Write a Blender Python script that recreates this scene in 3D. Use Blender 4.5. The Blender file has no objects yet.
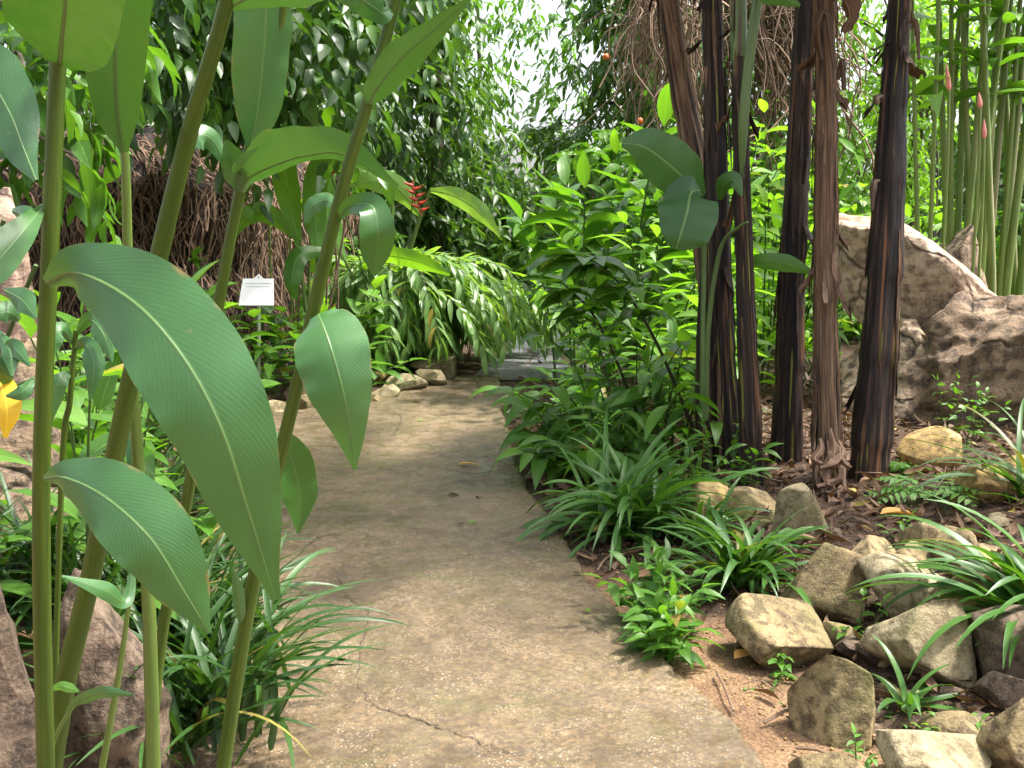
import bpy, math, random
import numpy as np
from mathutils import Vector, noise as mnoise

random.seed(7); rng = np.random.default_rng(7)
S = bpy.context.scene
COL = S.collection
R = math.radians
W0, H0, F0 = 1024, 768, 984.0
CAMZ, PITCH = 1.5, math.atan(154/984.0)
cp, sp = math.cos(PITCH), math.sin(PITCH)

# ------------------------------------------------------------------ helpers
def nrm(v):
    v = np.asarray(v, float); return v/(np.linalg.norm(v, axis=-1, keepdims=True)+1e-9)
def ray(px, py):
    a = (px-512)/F0; b = -(py-384)/F0
    return np.array([a, cp + b*sp, -sp + b*cp])
def at(px, py, Y):
    d = ray(px, py); return np.array([0, 0, CAMZ]) + d*(Y/d[1])
def sstep(a, b, x):
    t = np.clip((x-a)/(b-a), 0, 1); return t*t*(3-2*t)

RIGHT = [(0.5,1.05),(1.6,0.86),(2.74,0.70),(3.3,0.53),(4.0,0.36),(5.0,0.20),(5.7,0.08),(7.0,-0.02),(8.7,-0.10),(10.2,-0.12)]
LEFT = [(0.5,-0.75),(2.0,-0.86),(2.7,-0.95),(3.4,-1.1),(4.2,-1.45),(5.0,-1.9),(6.0,-2.25),(7.2,-2.35),(7.9,-2.05),(8.5,-1.4),(9.2,-0.95),(9.9,-0.62),(10.2,-0.55)]
def edge(tab, y):
    ys = [a for a, b in tab]; xs = [b for a, b in tab]
    return np.interp(y, ys, xs)
ASPH_L = [(9.9,-0.50),(11,-0.36),(12.3,-0.12),(14.5,-0.02),(17,-0.1),(20,-0.7),(24,-2.5)]
ASPH_R = [(9.9,0.75),(11,1.0),(12.3,1.25),(14.5,1.5),(17,1.5),(20,1.2),(24,-0.6)]

def H(x, y):
    """height of the soil"""
    x = np.asarray(x, float); y = np.asarray(y, float)
    rx = x-edge(RIGHT, np.clip(y, .5, 10.2))
    lx = edge(LEFT, np.clip(y, .5, 10.2))-x
    h = -0.02 + 0.16*sstep(0.25, 2.2, rx)*sstep(9.7, 8.0, y)
    h = h + 0.22*sstep(0.1, 1.0, lx)*sstep(4.2, 2.4, y)
    h = h + 0.25*sstep(0.3, 2.0, lx)*sstep(9.7, 8.0, y)*sstep(3, 5, y)
    h = h + 0.015*np.sin(x*5.1+y*1.7)*sstep(.1, .6, np.maximum(rx, lx))*sstep(9.7, 8.8, y)
    return h
def ground(px, py):
    Y = 5.0; d = ray(px, py)
    for _ in range(30):
        p = np.array([0, 0, CAMZ])+d*(Y/d[1]); h = float(H(p[0], p[1]))
        Yn = (h-CAMZ)/d[2]*d[1]; Y = .5*Y+.5*min(max(Yn, .5), 40)
    p = np.array([0, 0, CAMZ])+d*(Y/d[1]); p[2] = H(p[0], p[1]); return p

def catmull(P, n):
    P = np.asarray(P, float); m = len(P)
    if m == 2: return P[0]+(P[1]-P[0])*np.linspace(0, 1, n)[:, None]
    Q = np.vstack([2*P[0]-P[1], P, 2*P[-1]-P[-2]])
    t = np.linspace(0, m-1-1e-6, n); i = t.astype(int); u = (t-i)[:, None]
    a, b, c, d = Q[i], Q[i+1], Q[i+2], Q[i+3]
    return .5*((2*b)+(c-a)*u+(2*a-5*b+4*c-d)*u**2+(3*b-a-3*c+d)*u**3)

class MB:
    def __init__(s): s.v=[]; s.l=[]; s.t=[]; s.uv=[]; s.r=[]; s.n=0
    def add(s, V, F, UV=None, rnd=0.5):
        V = np.asarray(V, np.float32).reshape(-1, 3); F = np.asarray(F, np.int32)
        s.v.append(V); s.l.append((F+s.n).ravel()); s.t.append(np.full(len(F), F.shape[1], np.int32))
        if UV is None: UV = np.zeros((len(V), 2), np.float32)
        s.uv.append(np.asarray(UV, np.float32)[F.ravel()])
        s.r.append(np.broadcast_to(np.asarray(rnd, np.float32), (len(V),)))
        s.n += len(V)
    def build(s, name, mat, parent=None, smooth=True):
        me = bpy.data.meshes.new(name)
        V = np.concatenate(s.v); L = np.concatenate(s.l); T = np.concatenate(s.t)
        if parent is not None: V = V-np.array(parent_world(parent), np.float32)
        me.vertices.add(len(V)); me.vertices.foreach_set('co', V.ravel().astype(np.float32))
        me.loops.add(len(L)); me.loops.foreach_set('vertex_index', L)
        me.polygons.add(len(T)); st = np.concatenate([[0], np.cumsum(T)[:-1]]).astype(np.int32)
        me.polygons.foreach_set('loop_start', st)
        me.polygons.foreach_set('use_smooth', np.full(len(T), smooth))
        uvl = me.uv_layers.new(name='uv'); uvl.data.foreach_set('uv', np.concatenate(s.uv).ravel())
        a = me.attributes.new('rnd', 'FLOAT', 'POINT'); a.data.foreach_set('value', np.concatenate(s.r).astype(np.float32))
        me.materials.append(mat); me.update(calc_edges=True)
        o = bpy.data.objects.new(name, me); COL.objects.link(o)
        if parent is not None: o.parent = parent
        return o
def parent_world(o):
    v = np.zeros(3)
    while o is not None: v = v+np.array(o.location); o = o.parent
    return v
def tag(o, label, cat, group=None, kind=None):
    if label: o['label'] = label
    if cat: o['category'] = cat
    if group: o['group'] = group
    if kind: o['kind'] = kind
    return o
def empty(name, loc, label, cat, group=None):
    o = bpy.data.objects.new(name, None); COL.objects.link(o); o.location = [float(c) for c in loc]
    o.empty_display_size = .1
    return tag(o, label, cat, group)

def tube(mb, pts, rad, ns=8, rnd=.5, bump=0, cap=True):
    P = np.asarray(pts, float); n = len(P)
    rad = np.broadcast_to(np.asarray(rad, float), (n,))
    T = nrm(np.gradient(P, axis=0))
    ref = np.array([0, 0, 1.]) if abs(T[0][2]) < .9 else np.array([1., 0, 0])
    A = []; a = nrm(np.cross(T[0], ref))
    for i in range(n):
        a = nrm(a-T[i]*np.dot(a, T[i])); A.append(a)
    A = np.array(A); B = np.cross(T, A)
    th = np.linspace(0, 2*np.pi, ns+1)
    rr = rad[:, None]*np.ones(ns+1)
    if bump: 
        k = rng.uniform(-1, 1, (n, ns))*bump; k = np.hstack([k, k[:, :1]]); rr = rr*(1+k)
    V = P[:, None]+A[:, None]*np.cos(th)[None, :, None]*rr[..., None]+B[:, None]*np.sin(th)[None, :, None]*rr[..., None]
    s = np.concatenate([[0], np.cumsum(np.linalg.norm(np.diff(P, axis=0), axis=1))])
    UV = np.stack(np.broadcast_arrays(th[None, :]/(2*np.pi), s[:, None]), -1)
    i, j = np.meshgrid(np.arange(n-1), np.arange(ns), indexing='ij'); k = i*(ns+1)+j
    F = np.stack([k, k+1, k+ns+2, k+ns+1], -1).reshape(-1, 4)
    mb.add(V.reshape(-1, 3), F, UV.reshape(-1, 2), rnd)
    if cap:
        for q, fl in ((0, 1), (n-1, 0)):
            ring = V[q, :-1]; c = ring.mean(0)+T[q]*rad[q]*(.3 if q else -.3)
            VV = np.vstack([ring, c]); m = len(ring); ii = np.arange(m)
            FF = np.stack([ii, (ii+1) % m, np.full(m, m)], -1)
            if fl: FF = FF[:, ::-1]
            mb.add(VV, FF, np.repeat(UV.reshape(n, ns+1, 2)[q, :1], m+1, 0), rnd)

PROF = {
 'lance': lambda t: np.sin(np.pi*np.clip(t, 0, 1)**.75)**.85,
 'ovate': lambda t: np.sin(np.pi*np.clip(t, 0, 1)**.6)**.8,
 'strap': lambda t: np.minimum(1, t*8+.55)*(1-t**3.0)**.8,
 'oblong': lambda t: (1-(2*np.clip(t, 0, 1)-1)**4)**.6,
}
_tp = {}
def tpl(shape, nseg, arc, fold, twist=0.):
    key = (shape, nseg, arc, fold, twist)
    if key not in _tp:
        t = np.linspace(0, 1, nseg+1); w = PROF[shape](t)*.5
        w[0] = max(w[0], .02); w[-1] = .008
        y = np.sin(arc*t)/arc; z = -(1-np.cos(arc*t))/arc
        a = np.linspace(-1, 1, 3)
        X = w[:, None]*a*np.cos(twist*t)[:, None]; ZF = w[:, None]*np.abs(a)*fold+w[:, None]*a*np.sin(twist*t)[:, None]
        Yv = np.repeat(y[:, None], 3, 1); ZD = np.repeat(z[:, None], 3, 1)
        UV = np.stack([np.broadcast_to(a*.5+.5, X.shape), np.repeat(t[:, None], 3, 1)], -1)
        i, j = np.meshgrid(np.arange(nseg), np.arange(2), indexing='ij'); k = i*3+j
        F = np.stack([k, k+1, k+4, k+3], -1).reshape(-1, 4)
        _tp[key] = (X.ravel(), Yv.ravel(), ZD.ravel(), ZF.ravel(), UV.reshape(-1, 2), F)
    return _tp[key]
def leaves(mb, P, D, L, Wd, shape='lance', nseg=4, arcs=(.3, .7, 1.1), fold=.35, roll=.35, rnd=None, up=(0, 0, 1), rbias=0):
    P = np.asarray(P, float).reshape(-1, 3); N = len(P)
    if N == 0: return
    D = nrm(np.asarray(D, float).reshape(-1, 3)); L = np.broadcast_to(L, (N,)); Wd = np.broadcast_to(Wd, (N,))
    U = np.broadcast_to(np.asarray(up, float), (N, 3))+rng.normal(0, roll, (N, 3))
    Nn = nrm(U-D*np.sum(U*D, 1, keepdims=True)); X = np.cross(D, Nn)
    if rnd is None: rnd = np.clip(rng.normal(.5+rbias, .22, N), 0, .97); rnd[rng.uniform(size=N) < .012] = 1.
    which = rng.integers(0, len(arcs), N)
    for k, arc in enumerate(arcs):
        m = which == k; M = int(m.sum())
        if not M: continue
        x, y, zd, zf, UV, F = tpl(shape, nseg, arc, fold, [0, .5, -.5][k % 3])
        l = L[m][:, None, None]; w = Wd[m][:, None, None]
        V = P[m][:, None]+X[m][:, None]*x[None, :, None]*w+D[m][:, None]*y[None, :, None]*l+Nn[m][:, None]*(zd[None, :, None]*l+zf[None, :, None]*w)
        nv = len(x); FF = (F[None]+(np.arange(M)*nv)[:, None, None]).reshape(-1, 4)
        mb.add(V.reshape(-1, 3), FF, np.tile(UV, (M, 1)), np.repeat(rnd[m], nv))

# ------------------------------------------------------------------ materials
def newmat(name):
    m = bpy.data.materials.new(name); m.use_nodes = True
    nt = m.node_tree; nt.nodes.clear(); return m, nt
class NT:
    def __init__(s, nt): s.nt = nt
    def n(s, t, ins=None, **kw):
        nd = s.nt.nodes.new(t)
        for k, v in kw.items(): setattr(nd, k, v)
        for k, v in (ins or {}).items():
            if hasattr(v, 'is_linked') or isinstance(v, bpy.types.NodeSocket): s.nt.links.new(v, nd.inputs[k])
            else: nd.inputs[k].default_value = v
        return nd
    def math(s, op, a, b=0., c=0.):
        nd = s.n('ShaderNodeMath', operation=op)
        for i, v in enumerate((a, b, c)):
            if isinstance(v, bpy.types.NodeSocket): s.nt.links.new(v, nd.inputs[i])
            else: nd.inputs[i].default_value = v
        return nd.outputs[0]
    def ramp(s, fac, stops, interp='LINEAR'):
        nd = s.n('ShaderNodeValToRGB'); cr = nd.color_ramp; cr.interpolation = interp
        while len(cr.elements) < len(stops): cr.elements.new(.5)
        for e, (p, c) in zip(cr.elements, stops):
            e.position = p; e.color = (c, c, c, 1) if isinstance(c, (int, float)) else (*c, 1)
        s.nt.links.new(fac, nd.inputs[0]); return nd.outputs[0]
    def mix(s, f, a, b, mode='MIX'):
        nd = s.n('ShaderNodeMix', data_type='RGBA', blend_type=mode)
        for k, v in ((0, f), (6, a), (7, b)):
            if isinstance(v, bpy.types.NodeSocket): s.nt.links.new(v, nd.inputs[k])
            elif k == 0: nd.inputs[0].default_value = v
            else: nd.inputs[k].default_value = (*v, 1)
        return nd.outputs[2]
    def noise(s, vec, scale, detail=4, rough=.55, dist=0.):
        return s.n('ShaderNodeTexNoise', {'Vector': vec, 'Scale': scale, 'Detail': detail, 'Roughness': rough, 'Distortion': dist}).outputs[0]
    def bump(s, h, strength=.5, dist=.01, prev=None):
        ins = {'Height': h, 'Strength': strength, 'Distance': dist}
        if prev is not None: ins['Normal'] = prev
        return s.n('ShaderNodeBump', ins).outputs[0]
    def out(s, sh): s.n('ShaderNodeOutputMaterial', {'Surface': sh})

def leaf_mat(name, dark, mid, light, rough=.38, transl=.35, tcol=None, under=None, veins=14., vein_amt=.25, midrib=None, spots=0., spec=.5, vbump=.2, edge=0.):
    m, nt = newmat(name); g = NT(nt)
    rnd = g.n('ShaderNodeAttribute', attribute_name='rnd').outputs['Fac']
    uv = g.n('ShaderNodeUVMap', uv_map='uv').outputs[0]
    sx = g.n('ShaderNodeSeparateXYZ', {0: uv})
    geo = g.n('ShaderNodeNewGeometry'); pos = geo.outputs['Position']
    nz = g.noise(pos, 3.0, 3)
    f = g.math('ADD', rnd, g.math('MULTIPLY', g.math('SUBTRACT', nz, .5), .5))
    col = g.ramp(f, [(0.05, dark), (.5, mid), (.95, light)])
    av = g.math('ABSOLUTE', g.math('SUBTRACT', sx.outputs[0], .5))     # 0 at the midrib, .5 at the edge
    ph = g.math('MULTIPLY', g.math('SUBTRACT', sx.outputs[1], g.math('MULTIPLY', av, .45)), veins*6.283)
    wv = g.math('ADD', g.math('MULTIPLY', g.math('SINE', ph), .5), .5)
    fine = g.noise(uv, 60., 2)
    vn = g.n('ShaderNodeMapping', {0: uv, 3: (6., veins*.35, 1.)}).outputs[0]; vmod = g.ramp(g.noise(vn, 2.2, 3), [(.35, .15), (.65, 1.)])
    vh = g.math('ADD', g.math('MULTIPLY', g.math('MULTIPLY', wv, vmod), .6), g.math('MULTIPLY', fine, .4))
    col = g.mix(g.math('MULTIPLY', vh, vein_amt), col, light)
    rib = g.ramp(av, [(0.008, 1.), (.03, 0.)])
    mr = midrib or tuple(min(1, c*1.5+.03) for c in light)
    col = g.mix(g.math('MULTIPLY', rib, .7), col, mr)
    if spots:
        sn = g.noise(pos, 90., 2); sf = g.ramp(sn, [(.70, 0.), (.76, spots)])
        col = g.mix(sf, col, (.16, .15, .06))
    if edge:
        en = g.noise(pos, 26., 4, .6); col = g.mix(g.math('MULTIPLY', g.ramp(g.math('ADD', av, g.math('MULTIPLY', g.math('SUBTRACT', en, .5), .35)), [(.50, 0.), (.56, 1.)]), edge), col, (.22, .15, .05))
    col = g.mix(g.math('GREATER_THAN', rnd, .985), col, g.ramp(nz, [(.4, (.16, .09, .03)), (.6, (.34, .27, .06))]))
    und = under or tuple(c*1.15+.012 for c in mid)
    col = g.mix(geo.outputs['Backfacing'], col, g.mix(.75 if under else .35, col, und))
    bp = g.bump(g.math('ADD', vh, g.math('MULTIPLY', rib, 1.2)), vbump, .003)
    rr = g.math('ADD', rough, g.math('MULTIPLY', g.math('SUBTRACT', nz, .5), .25))
    pr = g.n('ShaderNodeBsdfPrincipled', {'Base Color': col, 'Roughness': rr, 'Specular IOR Level': spec, 'Normal': bp})
    tc = tcol or (min(1, mid[0]*2.6+.03), min(1, mid[1]*2.4+.05), mid[2]*.9)
    tr = g.n('ShaderNodeBsdfTranslucent', {'Color': g.mix(.5, g.mix(1., col, (2.2, 2.2, .6), 'MULTIPLY'), tc)})
    mx = g.n('ShaderNodeMixShader', {0: transl, 1: pr.outputs[0], 2: tr.outputs[0]})
    g.out(mx.outputs[0]); return m

def streak_mat(name, stops, su=14., sv=1.2, rough=.7, bump=.6, detail=6, extra=None, bdist=.01, spec=.3):
    m, nt = newmat(name); g = NT(nt)
    uv = g.n('ShaderNodeUVMap', uv_map='uv').outputs[0]
    rnd = g.n('ShaderNodeAttribute', attribute_name='rnd').outputs['Fac']
    sx = g.n('ShaderNodeSeparateXYZ', {0: uv})
    ang = g.math('MULTIPLY', sx.outputs[0], 6.28318)
    vec = g.n('ShaderNodeCombineXYZ', {0: g.math('MULTIPLY', g.math('COSINE', ang), su/6.28), 1: g.math('MULTIPLY', g.math('SINE', ang), su/6.28),
              2: g.math('ADD', g.math('MULTIPLY', sx.outputs[1], sv), g.math('MULTIPLY', rnd, 37.))}).outputs[0]
    n1 = g.noise(vec, 1.6, detail, .65, .3)
    n2 = g.noise(vec, 7., 4, .6)
    f = g.math('ADD', g.math('MULTIPLY', n1, .8), g.math('MULTIPLY', n2, .2))
    col = g.ramp(f, stops)
    if extra:
        for (c, lo, hi, sc, seed) in extra:
            v2 = g.n('ShaderNodeVectorMath', {0: vec, 1: (seed, seed*.7, seed*1.3)}, operation='ADD').outputs[0]
            n3 = g.noise(v2, sc, 3, .5)
            col = g.mix(g.ramp(n3, [(lo, 0.), (hi, 1.)]), col, c)
    b = g.bump(f, bump, bdist)
    pr = g.n('ShaderNodeBsdfPrincipled', {'Base Color': col, 'Roughness': rough, 'Normal': b, 'Specular IOR Level': spec})
    g.out(pr.outputs[0]); return m

def rock_mat(name, a, b, c, dark, moss=None, moss_amt=.5, sc=1.):
    m, nt = newmat(name); g = NT(nt)
    pos = g.n('ShaderNodeNewGeometry').outputs['Position']
    rnd = g.n('ShaderNodeObjectInfo').outputs['Random']
    n1 = g.noise(pos, 4.*sc, 6, .6, .4); n2 = g.noise(pos, 22.*sc, 5, .6); n3 = g.noise(pos, 110.*sc, 3, .6)
    f = g.math('ADD', n1, g.math('MULTIPLY', g.math('SUBTRACT', rnd, .5), .25))
    col = g.ramp(f, [(.3, a), (.5, b), (.7, c)])
    col = g.mix(g.ramp(n2, [(.40, .9), (.56, 0.)]), col, dark)
    col = g.mix(g.ramp(n3, [(.5, 0.), (.75, .4)]), col, tuple(min(1, x*1.35) for x in c))
    st = g.n('ShaderNodeMapping', {0: pos, 3: (1.2, 1.2, 9.)}, vector_type='POINT').outputs[0]
    n4 = g.noise(st, 2.2*sc, 4, .6, .6)
    col = g.mix(g.ramp(n4, [(.55, 0.), (.72, .5)]), col, dark)
    if moss:
        n5 = g.noise(pos, 7.*sc, 5, .65); col = g.mix(g.ramp(n5, [(.5, 0.), (.68, moss_amt)]), col, moss)
    h = g.math('ADD', g.math('ADD', g.math('MULTIPLY', n2, .6), g.math('MULTIPLY', n3, .3)), g.math('MULTIPLY', n4, .4))
    if sc < 1:
        wp = g.n('ShaderNodeMix', {0: .25, 4: pos, 5: g.n('ShaderNodeTexNoise', {'Vector': pos, 'Scale': 2.2, 'Detail': 4}).outputs[1]}, data_type='VECTOR').outputs[1]
        vo = g.n('ShaderNodeTexVoronoi', {'Vector': wp, 'Scale': 2.6}, feature='DISTANCE_TO_EDGE').outputs[0]
        ck = g.math('MULTIPLY', g.ramp(vo, [(.0, 1.), (.035, 0.)]), g.ramp(n1, [(.42, 0.), (.55, 1.)]))
        col = g.mix(g.math('MULTIPLY', ck, .8), col, tuple(x*.4 for x in dark)); h = g.math('SUBTRACT', h, g.math('MULTIPLY', ck, 1.2))
        bg = g.noise(pos, 6., 5, .6, .8); h = g.math('ADD', h, g.math('MULTIPLY', bg, 1.6))
    pr = g.n('ShaderNodeBsdfPrincipled', {'Base Color': col, 'Roughness': .85, 'Specular IOR Level': .3, 'Normal': g.bump(h, .8, .015)})
    g.out(pr.outputs[0]); return m

def plain(name, col, rough=.6, var=.3, scale=20.):
    m, nt = newmat(name); g = NT(nt)
    pos = g.n('ShaderNodeNewGeometry').outputs['Position']
    n = g.noise(pos, scale, 4)
    c = g.ramp(n, [(.3, tuple(x*(1-var) for x in col)), (.7, tuple(min(1, x*(1+var)) for x in col))])
    pr = g.n('ShaderNodeBsdfPrincipled', {'Base Color': c, 'Roughness': rough, 'Normal': g.bump(n, .3, .005)})
    g.out(pr.outputs[0]); return m

M = {}
M['ginger'] = leaf_mat('ginger_leaf', (.024, .084, .022), (.036, .118, .029), (.064, .165, .048), .33, .12, tcol=(.06, .25, .003), veins=44, vein_amt=.2, midrib=(.12, .22, .06), spots=.5, spec=.65, vbump=.1, edge=.8, under=(.026, .098, .007))
M['banana'] = leaf_mat('banana_leaf', (.022, .07, .020), (.035, .105, .026), (.06, .15, .04), .4, .25, tcol=(.16, .34, .01), veins=34, vein_amt=.2, midrib=(.2, .33, .1), vbump=.1, edge=.8)
M['dark'] = leaf_mat('dark_leaf', (.014, .042, .008), (.032, .092, .015), (.075, .165, .03), .34, .28, veins=8, spec=.6)
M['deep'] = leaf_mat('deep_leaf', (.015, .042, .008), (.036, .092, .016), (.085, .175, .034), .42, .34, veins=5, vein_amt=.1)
M['mid'] = leaf_mat('mid_leaf', (.024, .078, .009), (.053, .145, .016), (.105, .225, .028), .38, .36, veins=9, spec=.42, edge=.4)
M['lime'] = leaf_mat('lime_leaf', (.05, .14, .012), (.095, .225, .02), (.17, .31, .036), .42, .44, veins=10, spec=.4)
M['pale'] = leaf_mat('pale_leaf', (.06, .14, .035), (.115, .22, .055), (.22, .34, .11), .36, .36, veins=8)
M['strap'] = leaf_mat('strap_leaf', (.020, .064, .010), (.040, .115, .016), (.08, .18, .032), .38, .28, veins=1, vein_amt=.1, spec=.45)
M['grass'] = leaf_mat('grass_leaf', (.009, .033, .006), (.020, .062, .010), (.048, .115, .02), .38, .24, veins=1, vein_amt=.1, spec=.42)
M['fern'] = leaf_mat('fern_leaf', (.06, .16, .03), (.10, .24, .04), (.16, .32, .06), .5, .42, veins=4, vein_amt=.1)
M['yellow'] = leaf_mat('yellow_leaf', (.42, .24, .015), (.62, .38, .02), (.70, .48, .04), .45, .35, tcol=(.8, .5, .02), veins=16)
M['drybrown'] = leaf_mat('dry_leaf', (.030, .015, .009), (.085, .042, .022), (.23, .135, .07), .7, .1, tcol=(.2, .1, .04), under=(.11, .06, .032), veins=6, vein_amt=.2)
M['orange'] = leaf_mat('orange_leaf', (.35, .15, .03), (.52, .26, .06), (.6, .36, .12), .6, .2, tcol=(.5, .25, .05), under=(.5, .28, .09), veins=8)
M['cane'] = streak_mat('ginger_cane', [(.25, (.026, .050, .005)), (.5, (.048, .086, .008)), (.75, (.085, .13, .016))], 5, 2.5, .45, .15, 4, bdist=.003, spec=.3,
                       extra=[((.08, .06, .02), .68, .8, .5, 11.)])
M['cane2'] = streak_mat('green_cane', [(.25, (.055, .10, .016)), (.5, (.09, .15, .025)), (.75, (.15, .21, .05))], 5, 2.0, .4, .15, 4, bdist=.003, spec=.5)
M['stem'] = streak_mat('green_stem', [(.3, (.03, .06, .015)), (.7, (.07, .12, .03))], 4, 3, .5, .15, 3)
M['darkstem'] = streak_mat('dark_stem', [(.3, (.02, .022, .012)), (.7, (.05, .05, .022))], 4, 3, .5, .15, 3)
M['torch'] = streak_mat('torch_stalk', [(.25, (.07, .12, .02)), (.5, (.125, .19, .032)), (.75, (.22, .27, .07))], 4, 1.0, .42, .15, 4, spec=.5, extra=[((.30, .28, .14), .58, .7, .5, 5.)])
M['banbark'] = streak_mat('banana_bark', [(.30, (.006, .005, .005)), (.47, (.018, .012, .010)), (.57, (.055, .031, .022)), (.66, (.17, .10, .062)), (.78, (.36, .24, .15))], 22, 1.5, .5, 1., 8,
        extra=[((.012, .009, .010), .50, .60, .6, 3.), ((.22, .10, .045), .60, .68, .6, 29.), ((.24, .22, .04), .64, .68, .8, 17.)], bdist=.02)
M['banbrown'] = streak_mat('brown_sheath_bark', [(.28, (.02, .012, .009)), (.42, (.08, .045, .03)), (.55, (.20, .12, .07)), (.7, (.40, .28, .18))], 24, 1.6, .66, .9, 7,
        extra=[((.016, .011, .010), .56, .66, .6, 9.)], bdist=.02)
M['sheath'] = streak_mat('dry_sheath', [(.3, (.035, .018, .012)), (.5, (.13, .075, .045)), (.7, (.30, .19, .12))], 8, 2.5, .65, .6, 6)
M['darksheath'] = streak_mat('dark_sheath', [(.3, (.010, .007, .006)), (.5, (.035, .02, .014)), (.7, (.13, .08, .05))], 8, 2.5, .6, .6, 6)
M['bangreen'] = streak_mat('green_sheath', [(.3, (.05, .09, .025)), (.5, (.09, .15, .045)), (.7, (.15, .21, .08))], 6, 1.2, .4, .2, 4, spec=.5, extra=[((.10, .05, .03), .62, .7, .9, 2.)])
M['bark'] = streak_mat('tree_bark', [(.3, (.03, .024, .018)), (.55, (.09, .075, .055)), (.75, (.17, .145, .11))], 10, 2, .85, .8, 6)
M['root'] = streak_mat('root_bark', [(.3, (.05, .03, .02)), (.5, (.15, .095, .06)), (.7, (.34, .24, .16))], 3, 4, .8, .4, 4)
M['rock'] = rock_mat('sandstone', (.10, .072, .036), (.21, .158, .077), (.33, .26, .135), (.065, .045, .026), (.085, .095, .025), .6)
M['rockyel'] = rock_mat('ochre_stone', (.25, .15, .05), (.40, .27, .10), (.46, .34, .16), (.13, .085, .04), (.12, .11, .03), .4)
M['rockpale'] = rock_mat('pale_stone', (.16, .128, .072), (.285, .238, .14), (.40, .34, .215), (.12, .09, .05), (.14, .14, .045), .45)
M['rockpink'] = rock_mat('pink_rock', (.20, .125, .085), (.33, .22, .155), (.44, .32, .235), (.11, .07, .055), None, 0, .55)
M['rockrosy'] = rock_mat('rosy_rock', (.33, .22, .145), (.49, .36, .25), (.58, .46, .35), (.15, .095, .065), None, 0, .55)
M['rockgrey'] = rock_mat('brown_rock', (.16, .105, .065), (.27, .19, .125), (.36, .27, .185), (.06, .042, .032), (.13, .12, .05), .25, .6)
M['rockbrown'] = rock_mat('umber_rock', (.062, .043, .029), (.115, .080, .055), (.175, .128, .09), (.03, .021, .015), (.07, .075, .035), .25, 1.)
M['red'] = plain('red_bract', (.42, .04, .025), .4, .3)
M['pink'] = plain('pink_bud', (.62, .22, .18), .4, .2)
M['fruit'] = plain('orange_fruit', (.62, .14, .02), .4, .2)
M['white'] = plain('white_plate', (.80, .80, .79), .35, .04)
M['post'] = plain('post_paint', (.30, .34, .25), .5, .2)

# ------------------------------------------------------------------ setting: ground, path, asphalt
def sheet(name, xs, ys, hf, mat):
    X, Y = np.meshgrid(xs, ys, indexing='ij'); Z = hf(X, Y)
    V = np.stack([X, Y, Z], -1).reshape(-1, 3); n, m = X.shape
    i, j = np.meshgrid(np.arange(n-1), np.arange(m-1), indexing='ij'); k = i*m+j
    F = np.stack([k, k+m, k+m+1, k+1], -1).reshape(-1, 4)
    mb = MB(); mb.add(V, F, V[:, :2]); o = mb.build(name, mat); o['kind'] = 'structure'; return o
def soil_mat():
    m, nt = newmat('soil'); g = NT(nt); pos = g.n('ShaderNodeNewGeometry').outputs['Position']
    n1 = g.noise(pos, 1.3, 5, .6); n2 = g.noise(pos, 14., 6, .65); n3 = g.noise(pos, 90., 4, .6)
    col = g.ramp(g.math('ADD', g.math('MULTIPLY', n1, .6), g.math('MULTIPLY', n2, .4)), [(.34, (.09, .05, .028)), (.47, (.22, .128, .067)), (.62, (.37, .235, .125))])
    col = g.mix(g.ramp(n3, [(.45, .5), (.62, 0.)]), col, (.045, .03, .022))
    px = g.n('ShaderNodeSeparateXYZ', {0: pos})
    zone = g.math('ADD', g.math('ADD', g.math('MULTIPLY', px.outputs[0], .55), g.math('MULTIPLY', px.outputs[1], .30)), g.math('MULTIPLY', n1, .9))
    col = g.mix(g.ramp(g.math('MULTIPLY', zone, .5), [(.95, 0.), (1.07, .9)]), col, g.ramp(n2, [(.4, (.018, .012, .009)), (.6, (.06, .036, .024))]))
    vo = g.n('ShaderNodeTexVoronoi', {'Vector': pos, 'Scale': 70.}); 
    col = g.mix(g.ramp(vo.outputs['Distance'], [(.12, .45), (.25, 0.)]), col, (.36, .25, .16))
    h = g.math('ADD', g.math('ADD', g.math('MULTIPLY', n2, 1.), g.math('MULTIPLY', n3, .5)), g.math('MULTIPLY', vo.outputs['Distance'], -.4))
    g.out(g.n('ShaderNodeBsdfPrincipled', {'Base Color': col, 'Roughness': .9, 'Specular IOR Level': .25, 'Normal': g.bump(h, .9, .02)}).outputs[0]); return m
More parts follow.
